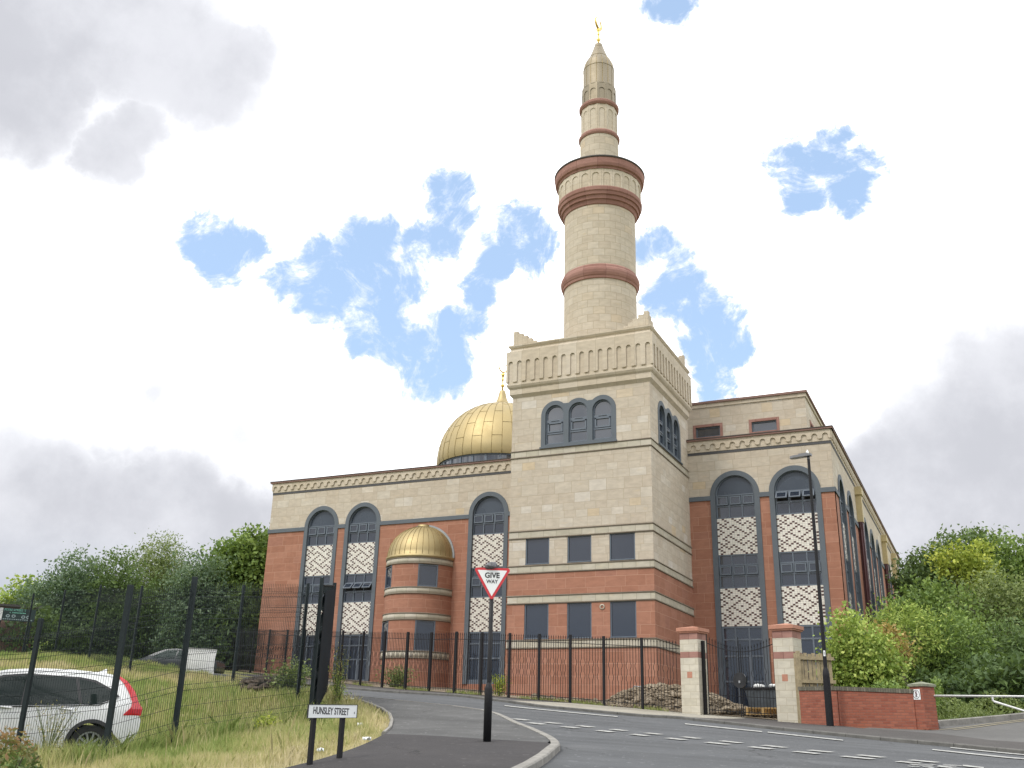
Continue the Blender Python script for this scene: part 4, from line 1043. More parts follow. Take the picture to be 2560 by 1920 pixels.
# street name plate
nx_ = Vector((-8.30, 11.70)); p0, p1 = Vector((-8.36, 11.36)), Vector((-8.19, 12.27)); dv = (p1 - p0).normalized(); nrm = Vector((dv.y, -dv.x)); nrm = nrm if nrm.dot(-p0) > 0 else -nrm
L_ = (p1 - p0).length; zb = .135
sn = thing('street_name_sign', 'white HUNSLEY STREET nameplate on two short black posts at the edge of the grass', 'street sign', loc=(p0.x, p0.y, g1(p0.x, p0.y)))
sf = Fr((0, 0, -g1(p0.x, p0.y)), (dv.x, dv.y, 0), (nrm.x, nrm.y, 0))
sl_ = .022 / L_
def tilt(m, k=.03):      # the plate falls very slightly to the left
    m.v = [(x, y, z + k * (Vector((x, y)).dot(dv))) for x, y, z in m.v]; return m
tilt(MB().box(sf, 0, L_, zb, zb + .168, -.008, .008)).build('plate', WSIGN, sn)
m = MB(); b = .006
for q in ((-b, L_ + b, zb - b, zb), (-b, L_ + b, zb + .168, zb + .168 + b), (-b, 0, zb, zb + .168), (L_, L_ + b, zb, zb + .168)): m.box(sf, *q, -.012, .014)
tilt(m).build('plate_frame', INK, sn)
for t in (.17, .76):
    q = p0 + dv * L_ * t; MB().box(sf, L_ * t - .031, L_ * t + .031, g1(q.x, q.y) - .2, zb + .12, -.075, -.014).build('post', BLACK, sn, bevel=.006)
tx = text_mesh('lettering', 'HUNSLEY STREET', .128, sf, L_ * .46, zb + .082 + .013, .009, mat('nameplate_letter', (.045, .045, .05), .5), sn, sx=.685, bold=.0022)
text_mesh('lettering', '4', .048, sf, L_ * .948, zb + .062 + .026, .009, mat('nameplate_letter'), sn, sx=.8)

# street lamp
lx, ly = -4.24, 30.61; lz = g1(lx, ly)
lp = thing('street_lamp', 'tall black street lamp with a flat grey head in front of the brick wall', 'street lamp', loc=(lx, ly, lz))
MB().lathe((0, 0, 0), [(.105, -.2), (.100, 1.30), (.098, 1.42), (.075, 1.52), (.058, 1.58)], 20).build('column_base', BLACK, lp)
m = MB()
for i in range(6):
    a = R(-150 + i * 24); m.tube([(.101 * math.cos(a), .101 * math.sin(a), .05), (.099 * math.cos(a), .099 * math.sin(a), 1.38)], .007, 4)
m.build('column_rib', BLACK, lp)
MB().lathe((0, 0, 0), [(.058, 1.5), (.054, 3.0), (.044, 7.85), (.044, 8.0)], 16).build('column', BLACK, lp)
hd_ = Vector((-.96, .27, 0)).normalized()
hf = Fr((0, 0, 8.02), hd_, Vector((0, 0, 1)), Vector((hd_.y, -hd_.x, 0)))     # u along the arm, v across, d up
m = MB(); m.prism(hf, [(-.10, -.07), (.10, -.11), (.46, -.12), (.60, -.06), (.60, .06), (.46, .12), (.10, .11), (-.10, .07)], -.035, .04)
m.prism(hf, [(.0, -.06), (.30, -.08), (.30, .08), (.0, .06)], .04, .075); m.tube([(0, 0, 7.9), (0, 0, 8.0)], .05, 10)
m.build('lantern', mat('lantern_grey', (.17, .17, .18), .4), lp, bevel=.012)
MB().prism(hf, [(.12, -.09), (.45, -.10), (.56, -.05), (.56, .05), (.45, .10), (.12, .09)], -.042, -.034).build('lantern_glass', mat('lens_grey', (.42, .42, .40), .2), lp)
m = MB(); m.lathe((hd_.x * .02, hd_.y * .02, 8.06), [(.045, 0), (.045, .07), (.02, .11), (0, .15)], 12); m.build('light_sensor', WHITEP, lp)
nf = Fr((0, 0, 0), (1, 0, 0), (.14, -.99, 0)); MB().box(nf, -.028, .028, 1.90, 2.06, .045, .062).build('number_plate', WSIGN, lp)
MB().box(nf, -.006, .006, 1.94, 2.02, .062, .064).build('lettering', INK, lp)

# ---------------------------------------------------------------- gate pillars
def pillar(x, y, rz, h, label):
    t = thing('gate_pillar', label, 'pillar', 'stone gate pillars', loc=(x, y, g1(x, y)), rz=rz)
    fr = Fr((0, 0, 0), (1, 0, 0), (0, 1, 0)); w = .34
    k = h / 2.97
    a0, a1, a2, a3, a4 = 1.86 * k, 2.07 * k, 2.50 * k, 2.72 * k, 2.97 * k
    MB().box(fr, -w, w, -.3, a0, -w, w).build('cream_shaft', PIL, t); MB().box(fr, -w + .002, w - .002, a0, a1, -w - .004, w + .004).build('red_band', REDT, t)
    MB().box(fr, -w, w, a1, a2, -w, w).build('cream_shaft', PIL, t); MB().box(fr, -w + .002, w - .002, a2, a3, -w - .004, w + .004).build('red_band', REDT, t)
    m = MB(); vs = []; prof = [(w, a3), (w + .05, a3 + .015), (w + .05, a3 + .055), (w + .085, a3 + .065), (w + .085, a3 + .18), (.0, a4 + .02)]
    for p, z in prof: vs += [(-p, -p, z), (p, -p, z), (p, p, z), (-p, p, z)]
    m.add(vs, [(i * 4 + j, i * 4 + (j + 1) % 4, i * 4 + 4 + (j + 1) % 4, i * 4 + 4 + j) for i in range(len(prof) - 1) for j in range(4)])
    m.build('cap', mat('pink_sandstone', (.42, .20, .135), .8, var=.12, vscale=4, bump=.2), t)
    MB().box(fr, -.095, .095, 1.17 * k, 1.38 * k, -w - .006, -w).build('red_inset', mat('pink_sandstone'), t)
    return t
pillar(-9.14, 34.30, R(-12), 2.86, 'cream stone gate pillar with red bands, left of the gate, at the end of the long railing')
pillar(-5.72, 33.08, R(-14), 2.98, 'cream stone gate pillar with red bands, right of the gate, beside the wooden fence')

# ---------------------------------------------------------------- iron railing
POSTS= [(-10.99, 34.22, 0.96), (-12.49, 34.41, 1.06), (-13.86, 34.58, 1.15), (-15.27, 34.93, 1.24), (-16.69, 35.3, 1.33), (-18.09, 35.66, 1.42), (-19.5, 36.12, 1.52), (-21.09, 36.83, 1.59), (-22.66, 37.52, 1.7), (-24.29, 38.24, 1.83), (-25.93, 38.97, 1.93), (-27.8, 40.01, 2.1), (-31.63, 42.15, 2.55), (-33.65, 43.29, 2.64), (-35.8, 44.49, 2.71), (-37.85, 45.64, 2.92)]
def bar(m, x, y, z0, z1, kink=0.0, d=(1, 0), H=2.4, tip=True, w=.0115):
    if kink:
        a, b = z0 + (z1 - z0) * .41, z0 + (z1 - z0) * .61; pts = [(x, y, z0)]
        for c in (a, b):
            pts += [(x, y, c - .13), (x + d[0] * kink * .75, y + d[1] * kink * .75, c - .06), (x + d[0] * kink * .75, y + d[1] * kink * .75, c - .035) if False else (x + d[0] * kink, y + d[1] * kink, c), (x + d[0] * kink * .75, y + d[1] * kink * .75, c + .06), (x, y, c + .13)]
        pts += [(x, y, z1)]
    else: pts = [(x, y, z0), (x, y, z1)]
    m.tube(pts, w, 4, caps=False)
    if tip:
        m.lathe((x, y, z1), [(.008, 0), (.020, .03), (.0, .12)], 4)
def rail_panel(parent, a, b, H, nb=None, top=.17, name='railing_panel', kinks=True, dip=None):
    m = MB(); A = Vector(a); B = Vector(b); L = (B - A).xy.length; d = (B - A).xy.normalized()
    nb = nb or max(3, round(L / .115)); zt0, zt1 = A.z + H, B.z + H
    for i in range(1, nb):
        t = i / nb; q = A + (B - A) * t
        k = {0: .0, 1: -.042, 2: .042}[i % 3] if kinks and 1 < i < nb - 1 else 0
        h = H - (dip(t) if dip else 0)
        bar(m, q.x, q.y, q.z + .05, q.z + h - .15, k, d)
    for h0 in (.13,): m.tube([A + Vector((0, 0, h0)), B + Vector((0, 0, h0))], .017, 4, caps=False)
    n = 14 if dip else 1
    pts = [A + (B - A) * (i / n) + Vector((0, 0, H - .15 - top - (dip(i / n) if dip else 0) * .8)) for i in range(n + 1)]
    m.tube(pts, .016, 4, caps=False)
    return m.build(name, BLACK, parent)
rl = thing('iron_railing', 'black spiked iron railing with square posts along the foot of the mosque', 'railing')
PS_ = [(-9.62, 34.20, .86)] + POSTS + [(-41.5, 47.7, 3.05), (-45.5, 49.95, 3.35), (-50, 52.4, 3.7), (-55, 55.2, 4.1)]
RP = sorted(PS_, key=lambda p: -p[0]); RP = [(x, y, g1(x, y) if x < -27 else z) for x, y, z in RP]
# fill the long hidden gaps with posts at the same spacing
RQ = [RP[0]]
for p in RP[1:]:
    a = RQ[-1]; L = math.hypot(p[0] - a[0], p[1] - a[1]); n = max(1, round(L / 2.3)) if L > 2.9 else 1
    RQ += [tuple(a[j] + (p[j] - a[j]) * i / n for j in range(3)) for i in range(1, n + 1)]
for i, (x, y, z) in enumerate(RQ):
    if i > 0: MB().box(Fr((x, y, z), (.97, -.1, 0), (.1, .97, 0)), -.045, .045, -.3, 2.38, -.045, .045).build('post', BLACK, rl, bevel=.006)
for a, b in zip(RQ[:-1], RQ[1:]): rail_panel(rl, a, b, 2.40)

# double gate between the pillars
gt = thing('iron_gate', 'black spiked double iron gate with a dipping top rail and round black plate', 'gate')
ga, gb = Vector((-8.62, 34.12, .80)), Vector((-6.22, 33.33, .66)); gm = (ga + gb) / 2
MB().box(Fr((-8.78, 34.19, .78), (.95, -.31, 0), (.31, .95, 0)), -.06, .06, -.2, 2.42, -.06, .06).build('hanging_post', BLACK, gt, bevel=.006)
def dipf(o): return lambda t: .30 * math.sin(math.pi / 2 * (t if o else 1 - t)) ** 1.0
rail_panel(gt, ga, gm, 2.62, 11, .15, 'gate_leaf', dip=lambda t: .34 * math.sin(math.pi / 2 * t))
rail_panel(gt, gm, gb, 2.62, 11, .15, 'gate_leaf', dip=lambda t: .34 * math.cos(math.pi / 2 * t))
m = MB()
for p, h in ((ga, 2.62), (gb, 2.66), (gm + Vector((-.03, .01, 0)), 2.52), (gm + Vector((.04, -.013, 0)), 2.3)): m.tube([p + Vector((0, 0, -.02)), p + Vector((0, 0, h))], .02, 4)
m.tube([ga + Vector((0, 0, .62)), gb + Vector((0, 0, .62))], .013, 4)
m.build('gate_stile', BLACK, gt)
gdn = Vector((.31, .95, 0)) * -1
dfr = Fr(gm + Vector((0, 0, 1.13)) + gdn * .05, (.95, -.31, 0), gdn)
MB().prism(dfr, [(.25 * math.cos(R(a)), .25 * math.sin(R(a))) for a in range(0, 360, 12)], 0, .03).build('round_plate', mat('black_disc', (.02, .02, .022), .35, var=.3, vscale=3), gt)
MB().box(dfr, -.03, .03, -.09, -.01, .031, .05).build('padlock', STEEL, gt)

# ---------------------------------------------------------------- brick boundary wall with pier
bw = thing('brick_wall', 'low red brick wall with dark brick coping and a capped pier at its right end', 'wall')
WP = [Vector((-5.25, 32.36)), Vector((-4.0, 31.35)), Vector((-1.88, 30.50))]
WT = [1.48, 1.445, 1.335]
for i in range(2):
    a, b = WP[i], WP[i + 1]; d = (b - a).normalized(); n_ = Vector((d.y, -d.x)); n_ = n_ if n_.dot(a) < 0 else -n_
    fr = Fr((a.x, a.y, 0), (d.x, d.y, 0), (n_.x, n_.y, 0)); L = (b - a).length
    m = MB(); k = 10
    for j in range(k):
        t0, t1 = j / k, (j + 1) / k; z0, z1 = WT[i] + (WT[i + 1] - WT[i]) * t0, WT[i] + (WT[i + 1] - WT[i]) * t1
        vs = [fr.p(L * t, z, q) for t, z in ((t0, -.3), (t1, -.3), (t1, z1), (t0, z0)) for q in (-.11, .11)]
        m.add(vs, [(0, 2, 4, 6), (1, 3, 5, 7), (4, 5, 7, 6)] + ([(0, 1, 7, 6)] if j == 0 else []) + ([(2, 3, 5, 4)] if j == k - 1 else []))
    m.build('brickwork', BRICK, bw, fr)
    m = MB(); vs = [fr.p(u, z, q) for u, zt in ((-.02, WT[i]), (L + .02, WT[i + 1])) for z, q in ((zt + .002, -.135), (zt + .002, .135), (zt + .115, .135), (zt + .115, -.135))]
    m.add(vs, [(0, 1, 2, 3), (4, 5, 6, 7), (0, 1, 5, 4), (1, 2, 6, 5), (2, 3, 7, 6), (3, 0, 4, 7)]); m.build('coping', SOLDIER, bw, fr)
pf = Fr((-1.74, 30.52, 0), (math.cos(R(-2)), math.sin(R(-2)), 0), (math.cos(R(-92)), math.sin(R(-92)), 0))
pa = R(-40); pf = Fr((-1.68, 30.52, 0), (math.cos(pa), math.sin(pa), 0), (math.sin(pa), -math.cos(pa), 0))
pr = MB().box(pf, -.225, .225, -.2, 1.52, -.225, .225).build('pier', BRICK, bw, pf)
m = MB(); vs = []
for p, z in ((.26, 1.52), (.26, 1.585), (0, 1.66)): vs += [pf.p(-p, z, -p), pf.p(p, z, -p), pf.p(p, z, p), pf.p(-p, z, p)]
m.add(vs, [(0, 1, 2, 3)] + [(i * 4 + j, i * 4 + (j + 1) % 4, i * 4 + 4 + (j + 1) % 4, i * 4 + 4 + j) for i in range(2) for j in range(4)])
m.build('cap', mat('mossy_concrete', (.20, .21, .15), .9, var=.25, vscale=8), pr)
sg = thing('speed_limit_sign', 'square white 5 MPH sign with a black ring fixed to the brick pier', 'speed sign')
pf2 = Fr(pf.o, pf.u, pf.n)
fx = pf2
MB().box(fx, -.135, .135, 1.17, 1.445, .228, .236).build('plate', WSIGN, sg)
ring = [(.118 * math.cos(R(a)), 1.307 + .118 * math.sin(R(a))) for a in range(0, 360, 10)]; ring2 = [(.104 * math.cos(R(a)), 1.307 + .104 * math.sin(R(a))) for a in range(0, 360, 10)]
MB().prism(fx, ring, .236, .238, holes=[ring2]).build('ring', INK, sg)
text_mesh('lettering', '5', .150, fx, 0, 1.325, .238, mat('dark_red_ink', (.07, .01, .015), .5), sg, bold=.006)
text_mesh('lettering', 'MPH', .042, fx, 0, 1.245, .238, INK, sg, bold=.001)

# wooden fence end panel between pillar and brick wall
wf = thing('wooden_fence', 'weathered vertical board fence panel between stone pillar and brick wall', 'fence')
wa, wb = Vector((-5.30, 32.42)), Vector((-4.30, 32.95)); d = (wb - wa).normalized(); n_ = Vector((d.y, -d.x)); wfr = Fr((wa.x, wa.y, 0), (d.x, d.y, 0), (n_.x, n_.y, 0)); L = (wb - wa).length
MB().box(wfr, -.06, .05, .3, 2.68, -.05, .06).build('fence_post', WOOD, wf); MB().box(Fr((-5.34, 32.52, 0), (.95, -.3, 0), (.3, .95, 0)), -.10, -.03, .4, 2.62, -.05, .05).build('fence_post', WOOD, wf)
m = MB(); n = 8
for i in range(n): m.box(wfr, .06 + (L - .1) * i / n, .06 + (L - .1) * (i + .82) / n, .9, 2.60 + (.03 if i % 2 else 0), -.03 - .02 * (i % 2), -.005 - .02 * (i % 2))
m.build('fence_board', WOOD, wf)
for z in (1.72, 2.42): MB().box(wfr, .05, L, z, z + .10, -.005, .05).build('fence_rail', WOOD, wf)

# barrier
br = thing('barrier_pole', 'long white horizontal barrier pole with a diagonal brace right of the brick pier', 'barrier')
m = MB(); m.tube([(-1.46, 30.55, 1.28), (3.9, 29.2, 1.235)], .030, 12); m.build('pole', WHITEP, br)
m = MB(); m.tube([(.07, 30.16, 1.24), (.07, 30.16, 1.16), (.10, 30.15, 1.13), (1.6, 29.8, .62), (3.8, 29.2, .40)], .030, 12); m.build('brace', WHITEP, br)
m = MB(); m.tube([(3.9, 29.2, 0), (3.9, 29.2, 1.5)], .07, 12); m.tube([(-1.50, 30.56, 1.14), (-1.50, 30.56, 1.36)], .02, 8); m.build('barrier_post', WHITEP, br)

# ================================================================ GREEN MESH FENCES
def mesh_panel(parent, a, b, H, name='mesh_panel', sp=.052):
    A, B = Vector(a), Vector(b); d = (B - A); L = d.xy.length; dn = d.xy.normalized(); nn = Vector((dn.y, -dn.x, 0)); n = max(2, round(L / sp)); m = MB()
    zs = []; z = .06
    bends = [.30, .95, 1.60, 2.25, H - .22]
    prof = [(0.03, 0)]
    for c in bends: prof += [(c - .05, 0), (c, .03), (c + .05, 0)]
    prof.append((H, 0))
    for i in range(n + 1):
        q = A + d * (i / n)
        m.tube([q + Vector((0, 0, z)) + nn * o for z, o in prof], .0038, 3, caps=False)
    hz = []
    for c in bends: hz += [(c - .05, 0), (c + .05, 0)]
    for c in (.62, 1.27, 1.92, H - .5): hz.append((c, 0))
    for z, o in hz: m.tube([A + Vector((0, 0, z)) + nn * .004, B + Vector((0, 0, z)) + nn * .004], .0048, 3, caps=False)
    return m.build(name, GREENBLK, parent)
def mpost(parent, p, H, w=.035, rz=0.0, clips=True):
    fr = Fr(p, (math.cos(rz), math.sin(rz), 0), (-math.sin(rz), math.cos(rz), 0))
    m = MB().box(fr, -w, w, -.4, H, -w, w)
    o = m.build('fence_post', GREENBLK, parent, bevel=.005)
    return o
def gp(x, y): return (x, y, g1(x, y))
mf1 = thing('mesh_fence', 'tall dark green wire mesh fence in front of the white car, nearest the camera', 'fence', 'green wire mesh fences')
N1 = [gp(-20.3, 11.0), gp(-18.1, 11.9), gp(-15.9, 12.7), (-13.70, 13.02, -.66), (-13.50, 14.9, -.27), (-13.38, 16.5, -.05), (-13.30, 18.15, .15)]
N1 = [gp(-20.3, 11.0), gp(-18.1, 11.9), (-15.5, 12.75, -.85), (-13.70, 13.02, -.66), (-13.62, 14.51, -.30), (-13.30, 18.15, .15)]
HN = [2.6, 2.6, 2.62, 3.0, 3.0, 3.05]
for p, h in zip(N1, HN): mpost(mf1, p, h, .045 if p in (N1[3], N1[4]) else .038, R(20))
for a, b, h in ((N1[0], N1[1], 2.5), (N1[1], N1[2], 2.5), (N1[2], N1[3], 2.5), (N1[3], N1[4], 2.9), (N1[4], N1[5], 2.9)): mesh_panel(mf1, a, b, h)
mf2 = thing('mesh_fence', 'tall dark green wire mesh fence at the back of the lawn, before the trees', 'fence', 'green wire mesh fences')
Q = [(-15.97, 22.50, .83), (-16.43, 21.81, .77), (-20.40, 23.87, 1.16), (-26.27, 25.49, 1.58), (-32.67, 29.47, 2.39), (-37.34, 31.73, 2.69), (-40.48, 32.64, 2.76), (-45.5, 34.6, 2.9), (-50, 36.4, 3.0)]
for p in Q[1:]: mpost(mf2, p, 2.95, .036, R(-25))
for a, b in zip(Q[1:-1], Q[2:]): mesh_panel(mf2, a, b, 2.85, sp=.06)
mf3 = thing('gate_screen', 'dark mesh gate leaf seen nearly edge-on behind the street nameplate', 'gate')
p4, p5 = Vector(N1[5]), Vector((-16.02, 22.47, .83))
e5 = p4 + (p5 - p4) * .97
mpost(mf3, tuple(p5), 2.98, .045, R(35))
s0, s1 = p4 + Vector((.0, .08, .05)), e5 + Vector((0, 0, .05))
mesh_panel(mf3, tuple(s0), tuple(s1), 2.85, 'mesh_panel', .040)
m = MB(); d = (s1 - s0)
m.tube([s0 + Vector((0, 0, 2.85)), s1 + Vector((0, 0, 2.85))], .022, 4); m.tube([s0, s1], .022, 4)
m.build('gate_rail', GREENBLK, mf3)
m = MB(); dn = Vector((d.x, d.y, 0)).normalized(); cf = Fr(s0 + Vector((0, 0, 0)), dn, (dn.y, -dn.x, 0))
sl3 = d.z / d.xy.length; Ls = d.xy.length
vs = [cf.p(u, v + sl3 * u, q) for u, v in ((0.05, .1), (Ls - .05, .1), (Ls - .05, 2.80), (.05, 2.72)) for q in (.046, .050)]
m.add(vs, [(0, 2, 4, 6), (1, 3, 5, 7), (0, 1, 3, 2), (2, 3, 5, 4), (4, 5, 7, 6), (6, 7, 1, 0)]); m.build('mesh_fill', mat('dark_fill', (.010, .013, .017), .95, spec=.1, var=.4, vscale=2), mf3)  # solid dark sheet stands in for the dense mesh seen edge-on

# ================================================================ CARS
def car(name, label, cat, loc, rz, paint, outline, glass, arches, Lc, belt, top, hw=.90, hr=.62, extras=True, group=None):
    """outline: side view polygon (x from rear, z); arches: (x, radius) of the wheel openings"""
    t = thing(name, label, cat, group, loc=loc, rz=rz)
    def half(z): 
        if z <= belt: return hw - .05 * max(0, (.45 - z) / .45) - .03 * abs(z - .7)
        k = (z - belt) / (top - belt); return hw - .02 - (hw - hr) * k ** 1.15
    poly = list(outline)
    xs = [p[0] for p in poly]; zs = [p[1] for p in poly]
    def sheet(pl, off, side, dens=.11):
        P = []
        for i in range(len(pl)):
            a, b = pl[i], pl[(i + 1) % len(pl)]; n = max(1, int(math.hypot(b[0] - a[0], b[1] - a[1]) / dens)); P += [(a[0] + (b[0] - a[0]) * j / n, a[1] + (b[1] - a[1]) * j / n) for j in range(n)]
        gx = np.arange(min(p[0] for p in P), max(p[0] for p in P), dens); gz = np.arange(min(p[1] for p in P), max(p[1] for p in P), dens); X, Z = np.meshgrid(gx, gz)
        ins = inpoly(X.ravel(), Z.ravel(), P); pts = [Vector(p) for p in P] + [Vector((a + .007, b + .009)) for a, b in zip(X.ravel()[ins], Z.ravel()[ins])]
        ov, _, of, *_ = delaunay_2d_cdt(pts, [(i, (i + 1) % len(P)) for i in range(len(P))], [], 1, 1e-5)
        return [(v[0], side * (half(v[1]) + off) * endr(v[0]), v[1]) for v in ov], [tuple(f) for f in of], P
    def endr(x):   # plan taper at the ends
        return 1 - .16 * max(0, (.5 - x) / .5) ** 2 - .20 * max(0, (x - (Lc - .6)) / .6) ** 2
    m = MB()
    for side in (-1, 1):
        v, f, P = sheet(poly, 0, side); m.add(v, f, smooth=True)
    n = len(P); vs = []
    for x, z in P:
        h = half(z) * endr(x); vs += [(x, -h, z), (x, -h * .5, z + (.012 if z > belt else 0)), (x, h * .5, z + (.012 if z > belt else 0)), (x, h, z)]
    m.add(vs, [(4 * i + j, 4 * ((i + 1) % n) + j, 4 * ((i + 1) % n) + j + 1, 4 * i + j + 1) for i in range(n) for j in range(3)], smooth=True)
    m.build('body', paint, t)
    for pl in glass:
        for side in (-1, 1):
            g = MB()
            v, f, P = sheet(pl, .006, side); g.add(v, f, smooth=True)
            g.add([(x, side * (half(z) + .006) * endr(x), z) for x, z in P] + [(x, side * (half(z) - .02) * endr(x), z) for x, z in P], [(i, (i + 1) % len(P), len(P) + (i + 1) % len(P), len(P) + i) for i in range(len(P))])
            g.build('side_window', GLASSC, t)
    for x, rr in arches:
        for side in (-1, 1):
            a = MB(); yy = side * (hw * endr(x) - .02)
            for k in range(20):
                q0, q1 = math.pi * (k / 20 * 1.12 - .06), math.pi * ((k + 1) / 20 * 1.12 - .06)
                a.add([(x + r_ * math.cos(q), y_, .36 + r_ * math.sin(q)) for q in (q0, q1) for r_, y_ in ((rr, yy + side * .035), (rr + .065, yy + side * .03), (rr + .065, yy - side * .05), (rr - .0, yy - side * .3))],
                      [(0, 1, 5, 4), (1, 2, 6, 5), (0, 4, 7, 3)])
            a.build('arch_trim', PLAST, t)
            wl = MB(); wf_ = Fr((x, yy - side * .10, .345), (1, 0, 0), (0, side, 0))
            ring_ = lambda r_: [(r_ * math.cos(2 * math.pi * i / 28), r_ * math.sin(2 * math.pi * i / 28)) for i in range(28)]
            wl.prism(wf_, ring_(.345), -.12, .10, holes=[ring_(.235)]); w = wl.build('wheel', RUBBER, t)
            rm = MB(); rm.prism(wf_, ring_(.24), -.06, -.04)
            w2 = MB(); w2.prism(wf_, ring_(.238), .0, .06, holes=[ring_(.205)])
            for k in range(10):
                a_ = 2 * math.pi * k / 10; f2 = Fr(wf_.p(0, 0, 0), wf_.u * math.cos(a_) + wf_.v * math.sin(a_), wf_.n, wf_.v * math.cos(a_) - wf_.u * math.sin(a_)); w2.box(f2, .03, .21, -.018, .018, .02, .05)
            w2.prism(wf_, ring_(.05), .0, .06)
            rm.build('brake_disc', HOLLOW, w); w2.build('rim', mat('alloy', (.45, .46, .47), .35, metal=.9), w)
    return t, half, endr
cx_, cz_ = -15.35, -.84
SUVO = [(.10, .42), (.02, .62), (.0, .78), (.10, .98), (.13, 1.10), (.20, 1.30), (.36, 1.50), (.50, 1.585), (.80, 1.635), (1.3, 1.665), (1.9, 1.665), (2.4, 1.62), (2.7, 1.555), (3.0, 1.43), (3.30, 1.27), (3.62, 1.10), (4.1, 1.03), (4.40, .92), (4.52, .74), (4.55, .5), (4.45, .30), (4.05, .27)]
def archpts(x, r): return [(x + r * math.cos(q), .36 + r * math.sin(q)) for q in [math.pi * k / 12 for k in range(13)]]
SUVO = SUVO + [(p[0], max(p[1], .27)) for p in archpts(3.60, .41)] + [(3.1, .25), (1.35, .25)] + [(p[0], max(p[1], .27)) for p in archpts(.86, .41)] + [(.42, .30)]
SUVG = [[(.56, 1.19), (.50, 1.225), (.62, 1.30), (.92, 1.45), (1.16, 1.50), (1.20, 1.50), (1.08, 1.05), (.80, 1.06)],
        [(1.14, 1.045), (1.26, 1.505), (1.60, 1.53), (2.02, 1.53), (2.06, 1.0)],
        [(2.12, .995), (2.09, 1.53), (2.42, 1.49), (2.72, 1.40), (3.05, 1.22), (3.30, 1.05), (3.32, .97)]]
suv, hf_, er_ = car('parked_car', 'white family car with tall red tail lamps parked behind the mesh fence', 'car', (-15.27, 15.18, -.73), math.atan2(-.785, -.62), CARW, SUVO, SUVG, [(.86, .37), (3.60, .37)], 4.55, 1.02, 1.67)
GH = [(.44, 1.20), (.58, 1.33), (.90, 1.49), (1.18, 1.535), (2.1, 1.56), (2.45, 1.52), (2.78, 1.42), (3.10, 1.24), (3.40, 1.02), (3.40, .935), (2.1, .965), (1.0, 1.025), (.78, 1.035)]
for s in (-1, 1):
    m = MB(); gx = np.arange(.4, 3.45, .08); gz = np.arange(.9, 1.6, .06); X_, Z_ = np.meshgrid(gx, gz); X_ = X_.ravel() + .003; Z_ = Z_.ravel() + .002; ins = inpoly(X_, Z_, GH)
    ov, _, of, *_ = delaunay_2d_cdt([Vector(p) for p in GH] + [Vector(p) for p in zip(X_[ins], Z_[ins])], [(i, (i + 1) % len(GH)) for i in range(len(GH))], [], 1, 1e-5)
    hol = lambda x, z: any(inpoly(np.array([x]), np.array([z]), g_)[0] for g_ in SUVG)
    m.add([(v[0], s * (hf_(v[1]) + .004) * er_(v[0]), v[1]) for v in ov], [tuple(f) for f in of], smooth=True); m.build('window_surround', PLAST, suv)
for s in (-1, 1):
    m = MB()
    tl = [(.02, .88), (-.005, 1.0), (.09, 1.12), (.17, 1.30), (.33, 1.49), (.49, 1.59), (.52, 1.565), (.40, 1.45), (.28, 1.27), (.21, 1.12), (.22, 1.02), (.34, .90), (.34, .875)]
    P = tl; yy = lambda x, z: s * (hf_(z) + .012) * er_(x)
    gx = np.arange(-.05, .55, .03); gz = np.arange(.8, 1.65, .03); X_, Z_ = np.meshgrid(gx, gz); X_ = X_.ravel() + .003; Z_ = Z_.ravel() + .002; ins = inpoly(X_, Z_, P)
    ov, _, of, *_ = delaunay_2d_cdt([Vector(p) for p in P] + [Vector(p) for p in zip(X_[ins], Z_[ins])], [(i, (i + 1) % len(P)) for i in range(len(P))], [], 1, 1e-5)
    m.add([(v[0], yy(v[0], v[1]), v[1]) for v in ov], [tuple(f) for f in of], smooth=True); k = len(P)
    m.add([(x, yy(x, z), z) for x, z in P] + [(x, yy(x, z) * .93, z) for x, z in P], [(i, (i + 1) % k, k + (i + 1) % k, k + i) for i in range(k)])
    m.build('tail_lamp', TAILRED, suv)
for s in (-1, 1):
    for x in (1.25, 2.25): MB().tube([(x, s * (hf_(.98) + .02) * 1, .955), (x + .22, s * (hf_(.98) + .03), .955)], .018, 8).build('door_handle', CARW, suv)
for s in (-1, 1):
    m = MB(); m.ball((3.0, s * 1.0, 1.07), .11, n=12, sq=(.7, 1.0, .8))
    m.build('wing_mirror', CARW, suv)
m = MB(); m.add([(.66, 0, 1.62), (.88, 0, 1.64), (.69, 0, 1.74), (.66, .03, 1.62), (.88, .03, 1.64), (.69, .008, 1.74)], [(0, 1, 2), (3, 4, 5), (0, 1, 4, 3), (1, 2, 5, 4), (2, 0, 3, 5)]); m.build('roof_aerial', CARW, suv)
m = MB()
for s in (-1, 1): m.tube([(x, s * (hf_(z) + .012) * er_(x), z) for x, z in ((.45, 1.20), (.80, 1.05), (1.10, 1.035), (2.1, .985), (3.34, .955))], .007, 6); m.tube([(x, s * (hf_(z) - .005) * er_(x), z) for x, z in ((.5, 1.55), (1.0, 1.60), (1.9, 1.615), (2.5, 1.55), (2.9, 1.42))], .014, 6)
m.build('window_trim', STEEL, suv)
m = MB()
for s in (-1, 1):
    for x in (1.30, 2.09): MB().tube([(x + dx, s * (hf_(z) + .0035) * er_(x), z) for dx, z in ((-.18, .36), (-.10, .60), (-.02, .97))], .004, 4).build('door_seam', HOLLOW, suv)

